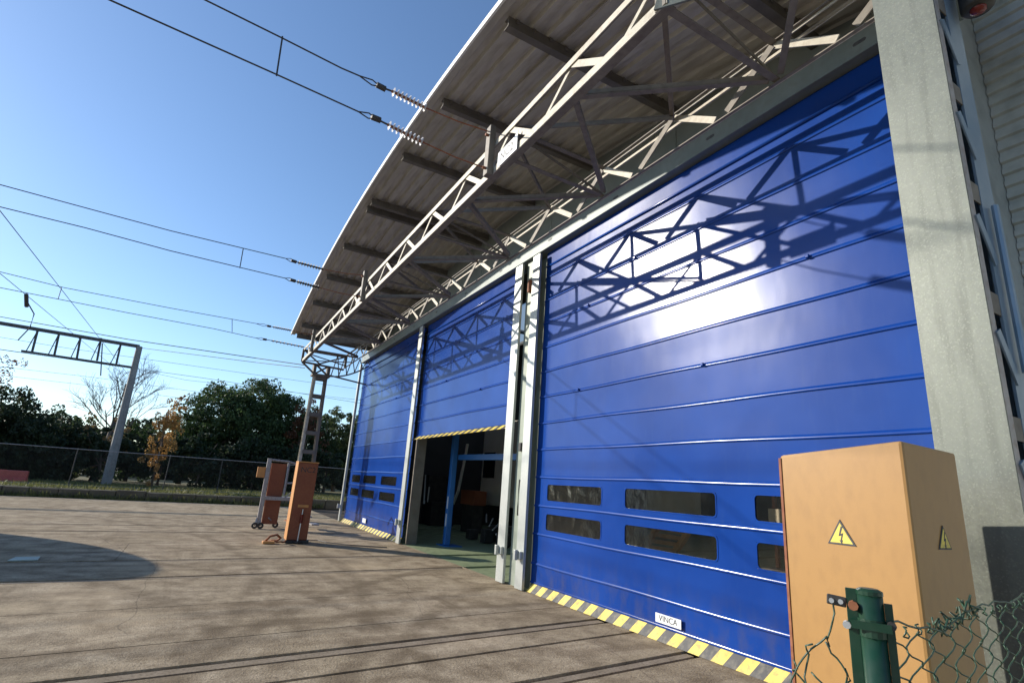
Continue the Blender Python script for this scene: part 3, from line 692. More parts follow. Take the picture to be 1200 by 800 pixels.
# ------------------------------------------------------------------ canopy roof
can = thing('canopy_roof', (3.9,11,6.8), 'shallow arched canopy of weathered ribbed sheets over the doors', 'canopy')
XE = 2.19; YA, YB = .6, 20.8
def sheet(x0, x1, ya, yb, lift=0):
    pit = .25; prof = []; x = x0
    while x < x1-1e-6:
        for dx, dz in ((0,0),(.11,0),(.135,.05),(.225,.05)):
            if x+dx < x1: prof.append((x+dx, dz))
        x += pit
    prof.append((x1,0)); ny = 10; vs = []; fs = []; m_ = len(prof)
    for th in (0,.006):
        for i in range(ny+1):
            yq = ya+(yb-ya)*i/ny
            for px_, dz in prof: vs.append((px_, yq, zr(yq)+dz+th+lift))
    o_ = (ny+1)*m_
    for i in range(ny):
        for q in range(m_-1):
            a = i*m_+q; fs += [(a,a+1,a+m_+1,a+m_),(o_+a,o_+a+m_,o_+a+m_+1,o_+a+1)]
    for i in range(ny): fs += [(i*m_,(i+1)*m_,o_+(i+1)*m_,o_+i*m_),(i*m_+m_-1,o_+i*m_+m_-1,o_+(i+1)*m_+m_-1,(i+1)*m_+m_-1)]
    return MB().add(vs, fs)
for ya, yb in ((YA,3.9),(3.95,9.9),(9.95,15.9),(15.95,YB)):
    if ya > YA: ya -= .14
    for k in range(3):
        x0 = XE+k*1.0-(.03 if k else 0); x1 = XE+(k+1)*1.0 if k < 2 else 5.47
        sheet(x0, x1, ya, yb, .004*k+(.009 if ya > YA else 0)).build('roof_sheet', M['roofsheet'], can)
ny = 40; vs = []; fs = []
for i in range(ny+1):
    yq = YA+(YB-YA)*i/ny
    for dx, dz in ((-.03,-.02),(-.0,-.02),(0,.07),(-.03,.07)): vs.append((XE+dx, yq, zr(yq)+dz))
for i in range(ny):
    for q in range(4): fs.append((i*4+q, i*4+(q+1) % 4, (i+1)*4+(q+1) % 4, (i+1)*4+q))
fs += [(0,1,2,3),(ny*4+3,ny*4+2,ny*4+1,ny*4)]
MB().add(vs, fs).build('eave_trim', M['trim'], can)
PUR = [.8,2.85,4.95,7.1,9.1,11.3,11.68,13.9,16.0,17.95,19.75,20.65]
for yq in PUR:
    zq = zr(yq)-.004
    mb = MB().box(2.355, 5.355, yq-.055, yq-.045, zq-.15, zq-.004).box(2.355,5.355, yq-.045, yq+.05, zq-.15, zq-.14).box(2.355,5.355,yq-.045,yq+.05,zq-.016,zq-.006)
    pu = mb.build('purlin', M['purlin'], can)
    cb = MB()
    for k in range(11): cb.box(2.46+.25*k, 2.50+.25*k, yq-.075, yq-.056, zq-.07, zq-.012)
    cb.build('clip', M['purlin'], pu, kind='stuff')

# ------------------------------------------------------------------ lattice portal beam
XF, XR, ZT, ZL = 2.67, 4.22, 6.05, 5.55
PA, PZ = .9, 20.6
por = thing('lattice_portal', (3.42,20.8,0), 'long steel lattice portal beam with battened column under the canopy', 'portal')
for x, sd in ((XF,1),(XR,-1)):
    for z, up in ((ZT,-1),(ZL,1)):
        ya_ = 2.56 if (x == XF and z == ZL) else PA
        hh = (.08 if z == ZT else .095) if x == XF else (.04 if z == ZT else .03)
        mb = MB().box(x-.006, x+.006, ya_, PZ, min(z, z+up*hh), max(z, z+up*hh))
        xs_ = sorted((x+sd*.006, x+sd*((.06 if z == ZT else .10) if x == XF else .04))); z0_, z1_ = (z-.012, z) if up < 0 else (z, z+.012)
        mb.box(xs_[0], xs_[1], ya_, PZ, z0_, z1_, 1)  # flange takes the darkened steel, painting in the shade under the chord
        if x == XR and z == ZT: mb.box(x+.10, x+.112, ya_, PZ, z-.06, z-.02)
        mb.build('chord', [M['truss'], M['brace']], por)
joints = [2.62+1.32*i for i in range(-4,14)]
for x, sd in ((XF,1),(XR,-1)):
    for yj in joints:
        if yj-.7 < PA: continue
        o = x+sd*.018
        MB().bar((o,yj,ZT-.05),(o,yj-.58,ZL+.05), .014, .074, (0,1,0)).build('brace', M['truss'], por)
        if yj-1.32 > PA: MB().bar((o+sd*.012,yj-.74,ZL+.05),(o+sd*.012,yj-1.30,ZT-.05), .014, .048 if x == XF else .08, (0,1,0)).build('brace', M['truss' if x == XF else 'brace'], por)  # rear diagonals in the shade-darkened steel, front ones in cream
# strut frames and plan bracing
struts = [2.62+2.64*i for i in range(-2,8)]
for i, yj in enumerate(struts):
    if PA < yj < PZ:
        for z in (ZT-.03, ZL+.03):
            MB().box(XF+.03, XR-.03, yj-.035, yj+.035, z-.006, z+.006).box(XF+.03, XR-.03, yj+.025, yj+.035, z+.006, z+.05).build('cross_strut', M['brace'], por)
        MB().bar((XF+.05,yj,ZT-.06),(XR-.05,yj,ZL+.06),.035,.012,(0,1,0)).build('sway_brace', M['brace'], por)
    if yj+2.64 < PZ:
        ym = yj+1.32
        for ye in (yj, yj+2.64):
            MB().bar((XF+.06,ym,ZL+.045),(XR-.06,ye+(.06 if ye < ym else -.06),ZL+.045),.06,.012).bar((XF+.06,ym-.03,ZL+.085),(XR-.06,ye+(.03 if ye < ym else -.09),ZL+.075),.012,.05).build('plan_brace', M['brace'], por)
            MB().bar((XR-.06,ym,ZT-.045),(XF+.06,ye+(.06 if ye < ym else -.06),ZT-.045),.055,.012).bar((XR-.06,ym-.03,ZT-.085),(XF+.06,ye+(.03 if ye < ym else -.09),ZT-.075),.012,.05).build('plan_brace', M['brace'], por)
# anchor posts, gussets and number plate
for yq in (5.68, 12.0, 18.4):
    MB().box(XF-.10,XF-.012,yq-.06,yq+.06,5.52,6.26).build('anchor_post', M['brace'], por, bevel=.008)
    for dz in (5.62,6.12): MB().tube([(XF-.14,yq,dz),(XF-.10,yq,dz)], .02, 8).build('bolt', M['rust'], por)
for yq in (12.6,):
    MB().prism([(yq-.32,ZL+.1),(yq+.22,ZL+.1),(yq+.12,ZL+.22),(yq-.2,ZL+.22)], 0, XF-.013, XF-.0065).build('gusset', M['truss'], por)
MB().bar((XF-.02,2.66,ZL+.09),(3.12,1.32,5.2),.02,.16,(0,0,1)).build('knee_plate', M['plate'], por)
MB().box(XF-.012,XF+.03,2.57,2.69,ZL+.002,ZT-.002).build('end_post', M['brace'], por)
pl = MB().prism([(4.97,5.53),(5.46,5.53),(5.46,5.745),(5.04,5.745),(4.97,5.80)], 0, XF-.034, XF-.026).build('number_plate', M['white'], por)
lettering('lettering', 'NC2', .17, M['ink'], pl, FACE_MX(XF-.0355, 5.23, 5.635), 1.0)
# near column at the right of the picture
KC = 3.15/4.7
Y_A, Y_B = 1.50*KC, 1.945*KC
X_A = 3.15
MB().box(X_A, X_A+.012, Y_A, Y_B, 0.004, 5.15).build('column_plate', M['plate'], por, label='wide galvanised column face beside the yellow cabinet')
for yy in (Y_A, Y_B-.014): MB().box(X_A+.0125, X_A+.068, yy, yy+.014, 0.004, 5.15).build('flange', M['greyframe'], por)
xr0, xr1 = X_A+.167, X_A+.335
MB().box(xr1-.012, xr1, Y_A, Y_B, 0.004, 5.15).box(xr0, xr1-.0125, Y_A, Y_A+.012, 0.004, 5.15).box(xr0+.06, xr1-.0125, Y_B-.012, Y_B, 0.004, 5.15).build('rear_channel', M['bluepipe'], por)
z = 1.6-1.3*KC - .62; 
while z < 5.0:
    MB().box(X_A+.068, xr0, Y_A+.003, Y_A+.009, z, z+.11).build('column_batten', M['brace'], por)
    MB().bar((X_A+.06,Y_A-.005,z+.52),(xr0+.03,Y_A-.005,z+.28), .008, .05, (0,0,1)).build('lacing_bar', M['bluepipe'], por)
    z += .617
MB().box(X_A+.07, xr0+.05, Y_B-.012, Y_B-.002, 0.004, 5.15).build('inner_plate', M['truss'], por)
MB().box(X_A-.05,xr1+.05,Y_A-.06,Y_B+.06,5.15,5.2).box(X_A+.05,xr1-.05,Y_A,Y_B,5.2,5.55).build('column_head', M['brace'], por)
MB().tube([(xr0+.08,Y_A-.025,2.3),(xr0+.08,Y_A-.025,3.2)], .017, 8).build('conduit', M['bluepipe'], por)
# end frame and column
def column(yc):
    xc = 3.42
    for sx in (-1,1):
        leg = MB(); a = (xc+sx*.27, yc, 0); b = (xc+sx*.20, yc, 5.15)
        for dy in (-.12,.12): leg.bar((a[0],yc+dy,0),(b[0],yc+dy,5.15),.10,.014,(0,1,0))
        leg.bar(a, b, .014, .22, (0,1,0))
        leg.build('column_leg', M['truss' if sx < 0 else 'colsteel'], por)  # sunward leg in pale cream, other leg dark: sunlight painted in
    z = .3
    while z < 5.0:
        t = z/5.15; hw = .27-.07*t
        MB().box(xc-hw+.02, xc+hw-.02, yc-.145, yc-.135, z, z+.13).build('column_batten', M['colsteel'], por)
        MB().box(xc-hw+.02, xc+hw-.02, yc+.135, yc+.145, z, z+.13).build('column_batten', M['colsteel'], por)
        z += .67
    MB().box(xc-.32, xc+.32, yc-.22, yc+.22, 5.12, 5.2).box(xc-.3,xc-.2,yc-.18,yc+.18,5.2,5.55).box(xc+.2,xc+.3,yc-.18,yc+.18,5.2,5.55).bar((xc-.2,yc,5.22),(xc+.2,yc,5.53),.06,.06).bar((xc-.2,yc-.1,5.53),(xc+.2,yc-.1,5.22),.06,.06).bar((2.68,yc-.15,5.56),(4.2,yc-.15,5.5),.14,.05).bar((2.68,yc-.15,6.0),(4.2,yc-.15,6.0),.14,.05).bar((2.7,yc-.15,6.0),(3.3,yc-.15,5.58),.05,.05,(0,1,0)).bar((3.3,yc-.15,5.58),(4.2,yc-.15,6.0),.05,.05,(0,1,0)).bar((2.8,20.3,5.57),(4.2,19.3,5.57),.08,.02).bar((2.8,19.3,5.6),(4.2,20.3,5.6),.08,.02).build('column_head', M['brace'], por)
    MB().box(xc-.38, xc+.38, yc-.25, yc+.25, 0.002, .03).build('base_plate', M['rust'], por)
column(20.75)
ye = 20.55
for x in (XF, XR): MB().box(x-.04, x+.04, ye-.03, ye+.03, ZL+.01, ZT-.012).build('end_post', M['brace'], por)
MB().bar((XF,ye,ZL),(3.15,ye,5.18),.06,.06).build('knee_brace', M['brace'], por)
MB().bar((3.72,ye,5.2),(5.1,ye,5.06),.05,.05).build('knee_brace', M['brace'], por)
pts = [(3.72+1.38*i/8, ye-.06, 5.16+.62*(i/8)**1.8) for i in range(9)]
for a, b in zip(pts[:-1], pts[1:]): pass
MB().tube(pts, .03, 6).build('arched_brace', M['brace'], por)
for i in range(5):
    x0 = 3.75+.28*i; MB().bar((x0,ye-.06,5.18+.62*((x0-3.72)/1.38)**1.8),(x0+.14,ye-.06,ZT-.05),.035,.012,(0,1,0)).bar((x0+.14,ye-.06,ZT-.05),(x0+.28,ye-.06,5.18+.62*min(1,((x0+.28-3.72)/1.38))**1.8),.035,.012,(0,1,0)).build('web_bar', M['brace'], por)

# ------------------------------------------------------------------ catenary wires
def wire_pts(pxs, y0, s=SL, x0=2.6): return [onv(px,py,y0,s,x0) for px,py in pxs]
def extend(p, k): d = (p[0]-p[1]).normalized(); return [p[0]+d*k] + p
def wire(p, label, r=.009, name='catenary_wire', cat='wire', grp='overhead wires in the sky', m=None):
    return MB().tube(p, r, 5).build(name, m or M['wire'], label=label, category=cat, group=grp)
def insulator(a, b, label, n=9, r=.055, dark=False):
    a = Vector(a); b = Vector(b); t = thing('insulator', tuple((a+b)/2), label, 'insulator', 'insulators on the wires')
    MB().tube([a,b], .018, 6).build('rod', M['rust'] if not dark else M['wire'], t)
    for i in range(n):
        c = a.lerp(b, (i+.5)/n); d = (b-a).normalized()*.008
        MB().tube([c-d*1.5, c, c+d*1.5], [.02, r, .02], 10).build('shed', M['porcelain'] if not dark else M['wire'], t)
def clamp(p, q, label):
    p = Vector(p); q = Vector(q); d = (q-p).normalized(); u = Vector((0,0,1)); t = thing('wire_clamp', tuple(q), label, 'clamp', 'wire clamps by the insulators')
    MB().tube([p, p.lerp(q,.6)+u*.035, q], .008, 5).build('strap', M['wire'], t); MB().tube([p, p.lerp(q,.6)-u*.035, q], .008, 5).build('strap', M['wire'], t)
    MB().tube([q-d*.05, q+d*.06], .035, 7).build('body', M['wire'], t)
AP = lambda y, z: Vector((XF-.10, y, z))
def run(y0, pxs, cl, ins, end, lw, li, lcl, r=.009, dark=False):
    w1 = wire_pts(pxs, y0); wire(extend(w1, 26), lw, r)
    a, b = wire_pts(cl, y0); clamp(w1[-1], a, lcl)
    i0, i1 = wire_pts(ins, y0); wire([a, i0], 'short dark link between ' + lcl.split(' on ')[-1] + ' clamp and its insulator', .012, 'link_rod', 'rod', 'link rods of the wires')
    insulator(i0, i1, li, dark=dark)
    wire([i1, i1.lerp(end,.5)+Vector((0,0,-.02)), end], 'thin rusty rod from ' + li.split(' on ')[-1] + ' insulator to the portal beam', .009, 'anchor_rod', 'rod', 'anchor rods under the canopy', M['rust'])
run(5.68, [(240,0),(331,45),(400,80),(421,89)], [(446,102),(450,104)], [(459,107),(500,127)], AP(5.68,6.18), 'uppermost overhead wire, crossing the top of the sky', 'pale ribbed insulator on the uppermost wire', 'small dark clamp on the uppermost wire')
run(5.68, [(128,0),(240,50),(323,87),(420,131)], [(440,139),(443,140.5)], [(454,146),(496,167)], AP(5.68,5.62), 'second overhead wire from the top, ending at the eave', 'pale ribbed insulator on the second wire from the top', 'small dark clamp on the second wire from the top')
run(11.9, [(0,216.5),(120,249),(200,270.5),(335,303)], [(344,306),(346,306.5)], [(349,307.5),(379,315.5)], AP(12.0,6.15), 'upper wire of the middle pair in the sky', 'dark insulator on the upper middle wire', 'small dark clamp on the upper middle wire', dark=True)
run(11.9, [(0,242.5),(100,267),(200,294),(334,326)], [(343,328.5),(345,329)], [(348,330),(374,337)], AP(12.0,5.62), 'lower wire of the middle pair in the sky', 'dark insulator on the lower middle wire', 'small dark clamp on the lower middle wire', dark=True)
run(18.0, [(0,318.5),(75,337),(200,361),(300,379)], [(315,382),(317,382.5)], [(320,383),(341,387)], AP(18.4,6.1), 'upper wire of the lower pair, ending at the far eave', 'dark insulator on the upper wire at the far eave', 'small dark clamp on the upper wire of the lower pair', dark=True)
run(18.0, [(0,337),(150,366.5),(250,385),(300,396)], [(310,397.5),(312,398)], [(318,399),(356,406.5)], AP(18.4,5.62), 'lower wire of the lower pair, ending at the far truss', 'dark insulator on the lower wire at the far truss', 'small dark clamp on the lower wire of the lower pair', dark=True)
def dropper(a, b, y0, label):
    p, q = wire_pts([a,b], y0); wire([p,q], label, .009, 'dropper', 'dropper', 'droppers between paired wires')
dropper((331,43),(324,89),5.68,'short dropper joining the two topmost wires')
dropper((285,291.5),(281,314),11.9,'short dropper joining the middle pair of wires')
dropper((72.5,336),(68,350.5),18.0,'left dropper on the lower pair of wires')
dropper((272,374),(272,389),18.0,'right dropper on the lower pair of wires')
EN = Vector((XF-.05, 20.55, ZL+.02))
gy = 36.0
def seg(pxs, label, r=.011, ya=20.55, yb=gy, far=30):
    # straight run in depth between the portal end (ya) and a far support (yb)
    n = len(pxs); p = [on(px,py,1, yb+(ya-yb)*i/(n-1)) for i,(px,py) in enumerate(pxs)]
    wire(p, label, r)
seg([(0,371),(150,397.5),(300,419.5),(356,427.5)], 'thick cable running from the left frame edge to the far end of the truss', .016, 20.6, 30)
seg([(165,407.5),(300,424.5),(357,431)], 'cable from the gantry mast top to the far end of the truss', .014)
def far(pxs, label, y=52, r=.014):
    p = [on(px,py,1,y) for px,py in pxs]; p = extend(p, 20); p = p + [p[-1]+(p[-1]-p[-2]).normalized()*12]; wire(p, label, r)
far([(0,395),(80,408),(166,420),(300,439),(415,455)], 'distant wire passing through the gantry frame')
far([(161,432),(240,443),(317,455),(415,471)], 'distant wire leaving the gantry mast below its lower beam', 44)
far([(0,409),(160,432.5),(217,445),(330,458)], 'distant wire below the gantry beam, crossing the big pine top', 56)
far([(5,430),(110,442),(217,457)], 'lower distant wire behind the bare tree, upper of two', 60, .014)
far([(5,440),(110,452),(220,467.5)], 'lowest distant wire behind the bare tree', 60, .014)
# ------------------------------------------------------------------ far gantry
gan = thing('track_gantry', tuple(Vector((on(124,569,1,gy).x, gy, .33))), 'dark track gantry with tall mast and ladder-like crossbeam at left', 'gantry')
b0 = on(124,569,1,gy); t0 = on(163.5,406,1,gy)
MB().tube([(b0.x,gy,.2),((b0.x+t0.x)/2,gy,t0.z*.5),(t0.x,gy,t0.z)], [.24,.20,.15], 8).build('mast', M['concrete'], gan)
u1 = on(0,378.5,1,gy); dU = (u1-t0); 
MB().bar(t0, t0+dU*3, .16, .17).build('upper_beam', M['gantry'], gan)
l0 = on(160,431,1,gy); l1 = on(25,411,1,gy)
MB().bar(l0, l1, .12, .10).build('lower_beam', M['gantry'], gan)
MB().tube([(t0.x+dU.x*3-.05,gy,0.2),(t0.x+dU.x*3,gy,t0.z+dU.z*3)], [.26,.16], 8).build('mast', M['concrete'], gan)
for a, b in (((43.7,390),(37.5,412.5)),((68.7,393.7),(63.7,416)),((93.7,398.7),(90,420)),((117.5,401),(113.7,422.5)),((141,406),(136,427.5))):
    MB().bar(on(a[0]+1,a[1]-5,1,gy), on(*b,1,gy), .09, .09, (0,1,0)).build('hanger', M['gantry'], gan)
    MB().bar(on(a[0]-1,a[1],1,gy-.12), on(b[0]-7,b[1]-1,1,gy-.12), .04, .04, (0,1,0)).build('diagonal', M['gantry'], gan)
MB().tube([on(120,402,1,gy-.2), on(118,440,1,gy-.2)], .03, 5).build('drop_rod', M['gantry'], gan)
# main line wires running away over the gantry
def along(a, b, label, r=.012):
    p = on(*a,1,gy); d = ray(*b); t = (p.x-CAM.x)/d.x; q = CAM + d*t
    wire([p+(p-q).normalized()*25, p, q, q+(q-p).normalized()*20], label, r)
along((111,389),(0,247), 'steep wire running down to the gantry from the upper left')
along((75,382),(2,322), 'wire with a clamp running down to the left part of the gantry')
p = on(75,382,1,gy); d = ray(31,352); q = CAM + d*((p.x-CAM.x)/d.x)
t_ = thing('wire_clamp', tuple(q), 'dark clamp with hanging tail on the wire above the gantry', 'clamp')
MB().tube([q+Vector((0,-.25,.2)), q+Vector((0,.25,-.2))], .075, 7).build('body', M['wire'], t_)
MB().tube([q, q+Vector((.35,.1,-.5)), q+Vector((.35,.1,-1.1)), q+Vector((.1,.1,-1.7))], .025, 5).build('tail', M['wire'], t_)

# ------------------------------------------------------------------ electrical cabinet
cab = thing('electrical_cabinet', (2.5,1.3,0), 'tall orange-tan electrical cabinet with yellow warning signs', 'cabinet')
x0, x1, y0, y1 = 2.295, 2.72, 1.053, 1.56; zf, zb_ = 1.87, 1.823
bd = MB().add([(x0,y0,.12),(x1,y0,.12),(x1,y1,.12),(x0,y1,.12),(x0,y0,zf),(x1,y0,zf-.010),(x1,y1,zb_-.010),(x0,y1,zb_)],
    [(0,3,2,1),(4,5,6,7),(0,1,5,4),(1,2,6,5),(2,3,7,6),(3,0,4,7)])
bd.build('body', M['tan'], cab, bevel=.012)
MB().box(x0-.03,x1+.03,y0-.03,y1+.03,0,.118).build('plinth', M['concrete'], cab, bevel=.01)
MB().box(x0-.004,x0+.004,y1-.008,y1+.003,.13,1.81).build('edge_strip', M['rust'], cab)
def warn(M_, size, name='warning_sign'):
    def tri(s, k): return [(-s/2,-s*.289),(s/2,-s*.289),(0,s*.577)]
    def face(pts, d0, d1):
        v = [M_ @ Vector((a,b,d0)) for a,b in pts] + [M_ @ Vector((a,b,d1)) for a,b in pts]; n = len(pts)
        return v, [tuple(range(n)), tuple(reversed(range(n,2*n)))] + [(i,i+n,(i+1) % n+n,(i+1) % n) for i in range(n)]
    s = MB().add(*face(tri(size,0), .0005, .003)).build(name, M['ink'], cab)
    MB().add(*face(tri(size*.80,0), .003, .0038)).build('sign_face', M['yellow'], s)
    k = size/.15
    bolt = [(.004,.052),(-.012,.0),(.004,.005),(-.004,-.022),(-.010,-.020),(.002,-.040),(.010,-.018),(.004,-.020),(.014,.018),(-.001,.012),(.014,.052)]
    MB().add(*face([(a*k,b*k) for a,b in bolt], .0038, .0046)).build('bolt_symbol', M['ink'], s)
py_ = on(986,628,0,x0); warn(FACE_MX(x0, py_.y, py_.z), .111)
px_ = on(1106,634,1,y0); warn(FACE_MY(px_.x, y0, px_.z), .10)

# ------------------------------------------------------------------ chain link fence in the foreground
cf = thing('chain_link_fence', (1.14,.61,0), 'dark green chain link fence with steel post in the lower right corner', 'fence')
P0 = Vector((1.14,.61,0)); D = Vector((1,.12,0)).normalized(); N = Vector((-D.y,D.x,0))
post = MB().tube([P0+Vector((0,0,0)), P0+Vector((0,0,1.455))], .0215, 16).build('post', M['greentube'], cf, smooth=True)
MB().add(*lathe(P0+Vector((0,0,1.455)), [(.0225,-.004),(.0225,.003),(.015,.007),(0,.008)])).build('cap', M['greentube'], post)
LV = Vector((-.47,.88,0)).normalized(); TV = Vector((-.88,-.47,0)).normalized(); ZV = Vector((0,0,1))
def at(l, z, t=0): return P0 + LV*l + TV*t + ZV*z
MB().bar(at(.029,0,.004), at(.029,1.459,.004), .018, .007, TV).build('tension_bar', M['greentube'], cf, bevel=.001)
MB().bar(at(-.028,0,.004), at(-.028,1.44,.004), .013, .008, TV).build('tension_bar', M['greentube'], cf, bevel=.001)
MB().tube([at(0,1.38), at(0,1.41)], .0235, 16).build('clamp_band', M['greentube'], cf)
MB().bar(at(.033,1.40,.0235), at(-.030,1.40,.0235), .004, .014).build('clamp_strap', M['greentube'], cf)
MB().tube([at(.027,1.43,.006), at(.027,1.43,.02)], .0085, 8).build('bolt', M['rust'], cf)
MB().bar(at(.038,1.432,.006), at(.070,1.435,.006), .006, .018).build('bracket', M['machine'], cf, bevel=.002)
for l_ in (.047,.062): MB().tube([at(l_,1.433,.009), at(l_,1.433,.014)], .0045, 8).build('bolt', M['silver'], cf)
MB().tube([at(.040,1.395,.006), at(.040,1.395,.016)], .007, 8).build('bolt', M['silver'], cf)
MB().tube([at(-.030,1.405,.01), at(-.030,1.405,.022)], .0075, 8).build('bolt', M['machine'], cf)
def fp(px, py):
    d = ray(px,py); k = (P0-CAM).dot(N)/d.dot(N); q = CAM+d*k; return (q-P0).dot(D), q.z
TOPL = [fp(*q) for q in ((1042,722),(1060,729),(1085,733),(1108,735),(1120,726),(1141,708),(1159,705),(1180,703),(1200,695))]
TOPL = [(-.2,TOPL[0][1])] + sorted(TOPL) + [(4,TOPL[-1][1]+.01)]
def topz(s):                                    # sagging, tangled top line
    for (a,za),(b,zb) in zip(TOPL[:-1],TOPL[1:]):
        if a <= s <= b: return za+(zb-za)*(s-a)/(b-a)
    return TOPL[-1][1]
SB = [a for a, _ in TOPL[5:7]]
pw_ = .066; ph = .062
def strand(s0, zt, zbot, drop=0, side=1):
    pts = []; z = zt; k = 0; n = 8
    while z > zbot:
        for i in range(n):
            t = i/n; ph_ = 2*math.pi*(k+t)
            sx = s0 + side*pw_*.54*(-math.cos(ph_)) ; tri = -math.cos(ph_)
            sx = s0 + pw_*.53*math.copysign(abs(tri)**.75, tri)*side
            dep = .006*math.sin(ph_)
            zz = zt - (k+t)*ph
            wob = .006*math.sin(s0*37+zz*23)
            pts.append(P0 + D*(sx+wob) + N*dep + Vector((0,0,zz)))
        k += 1; z -= ph
    return pts
i = 0; s = .055
while s < 1.75:
    zt = topz(s) + random.uniform(-.004,.006)
    zt = math.floor(zt/ph)*ph + (zt % ph)*.25
    MB().tube(strand(s, zt, .55, side=1 if i % 2 else -1), .0018, 5).build('wire_strand', M['greenwire'], cf, smooth=True)
    # knuckle at the top
    c0 = P0 + D*(s-.03) + Vector((0,0,zt)); a0 = random.uniform(0,2)
    MB().tube([c0+D*(.010*math.cos(a0+t*.75))+N*.004*math.sin(t*2)+Vector((0,0,.010*math.sin(a0+t*.75)+.004)) for t in range(8)], .0018, 5).build('knuckle', M['greenwire'], cf, smooth=True)
    s += pw_; i += 1
tl = [P0 + D*x + Vector((0,0,topz(x)-.004+random.uniform(-.006,.006))) for x in np.arange(.02,1.75,.05)]
MB().tube(tl, .0022, 5).build('top_wire', M['greenwire'], cf, smooth=True)
for k in range(9):                              # snarl of bent wire ends
    x = SB[0] - .1 + (SB[1]-SB[0]+.1)*k/8; c0 = P0 + D*x + Vector((0,0,topz(x)))
    MB().tube([c0+D*random.uniform(-.025,.025)+N*random.uniform(-.012,.012)+Vector((0,0,random.uniform(-.02,.03))) for _ in range(5)], .0024, 5).build('wire_end', M['greenwire'], cf, smooth=True)
# torn mesh hanging on the left of the post
lt = [((.058,1.436),(.060,1.41),(.063,1.395),(.075,1.362),(.072,1.35)),((.075,1.368),(.085,1.356),(.103,1.34),(.118,1.322),(.13,1.304),(.14,1.28),(.15,1.25)),
      ((.078,1.358),(.070,1.34),(.055,1.325),(.047,1.311),(.049,1.295),(.06,1.27),(.066,1.24)),((.100,1.350),(.112,1.345),(.108,1.33),(.112,1.312),(.118,1.29),(.11,1.26),(.10,1.23)),
      ((.135,1.315),(.128,1.302),(.138,1.296),(.125,1.288),(.112,1.27)),((.05,1.318),(.043,1.30),(.052,1.288),(.08,1.272),(.098,1.25)),((.105,1.30),(.088,1.285),(.07,1.26),(.085,1.24))]
for L in lt:
    pts = []
    for (a,za),(b,zb) in zip(L[:-1],L[1:]):
        for t in (0,.5): pts.append(at(a+(b-a)*t+random.uniform(-.001,.001), za+(zb-za)*t, .004+random.uniform(-.004,.004)))
    pts.append(at(L[-1][0], L[-1][1], .004))
    MB().tube(pts, .0018, 5).build('wire_strand', M['greenwire'], cf, smooth=True)

# ------------------------------------------------------------------ orange pillar and rolling steps in the yard
g0 = on(330,634,2,0)
pil = thing('orange_pillar', (2.42,14.5,0), 'leaning orange metal pillar marked NC2 standing in the yard', 'pillar')
gx0, gx1, gy0, gy1 = 2.20, 2.66, 14.32, 14.72
MB().box(gx0,gx1,gy0,gy1,.07,1.87).build('body', M['brownorange'], pil, bevel=.015)
MB().box(gx0-.012,gx0-.001,gy0-.004,gy1+.004,.06,1.875).build('sunlit_side_plate', M['orange'], pil)  # lighter orange than the body, painting in the sunlit side
MB().box(gx0-.015,gx1+.012,gy0-.012,gy1+.012,1.872,1.90).build('top_cap', M['orange'], pil, bevel=.006)
MB().box(gx0-.04,gx1+.04,gy0-.04,gy1+.04,0.004,.068).build('base_plate', M['machine'], pil, bevel=.008)
lettering('lettering', 'NC2', .18, M['machine'], pil, FACE_MY(gx0+.24, gy0-.0015, 1.70), 1.0)
MB().box(gx0+.13,gx0+.38,gy0-.012,gy0-.001,.82,.88).build('name_strip', M['orange'], pil)
MB().tube([(gx0+.24,gy0-.05,.06),(gx0+.25,gy0-.045,.45),(gx0+.255,gy0-.04,.78)], .014, 8).build('lever_rod', M['silver'], pil)
MB().tube([(gx0+.25,gy0-.05,.46),(gx0+.252,gy0-.05,.66)], .035, 8).build('lever_grip', M['red'], pil)
MB().add(*lathe((gx0+.24,gy0-.07,.02), [(0,0),(.1,0),(.1,.025),(.03,.04),(0,.04)])).build('lever_foot', M['machine'], pil)
hk = thing('chain_hook', (1.92,14.2,0), 'rusty yellow shackle and chain lying at the foot of the orange pillar', 'shackle')
MB().tube([(1.72,14.2,.05),(1.8,14.12,.17),(1.95,14.15,.2),(2.05,14.25,.12),(1.98,14.3,.05),(1.85,14.3,.06)], .028, 7).build('shackle', M['rust'], hk, smooth=True)
MB().box(1.66,1.92,14.08,14.28,.004,.06).build('shoe', M['orange'], hk, bevel=.015)
MB().tube([(1.95,14.2,.03),(2.05,14.15,.05),(2.12,14.22,.03),(2.17,14.28,.05)], .02, 6).build('chain', M['rust'], hk)
# steps
SY = 17.8
def pt(px, py, y=SY): return on(px, py, 1, y)
ls = thing('rolling_steps', tuple(Vector((2.2,SY,0))), 'rolling access steps with orange panel and grey handrail behind the pillar', 'steps')
A = pt(303,611); B = pt(313.5,536.5)
MB().bar((A.x,SY,.07),(A.x,SY,B.z),.11,.09,(0,1,0)).build('post', M['greyframe'], ls)
a = pt(317,542); b = pt(327.5,542)
MB().box(A.x+.09, A.x+.52, SY+.1, SY+.14, .12, a.z).build('side_panel', M['brownorange'], ls)
MB().box(A.x-.28,A.x-.06,SY-.03,SY+.06,1.42,1.72).build('sign_box', M['orange'], ls, bevel=.01)
h1 = [(A.x,SY,B.z-.04),(A.x+.55,SY,B.z-.06),(A.x+.85,SY,B.z-.12),(A.x+1.15,SY,B.z-.5)]
MB().tube(h1, .032, 7).build('handrail', M['greyframe'], ls)
MB().tube([(A.x+.55,SY,B.z-.06),(A.x+.55,SY,.95)], .028, 7).build('rail_post', M['greyframe'], ls)
MB().tube([(A.x+.6,SY,1.3),(A.x+.8,SY,1.32),(A.x+.95,SY,1.2),(A.x+1.1,SY,1.0)], .026, 7).build('mid_rail', M['greyframe'], ls)
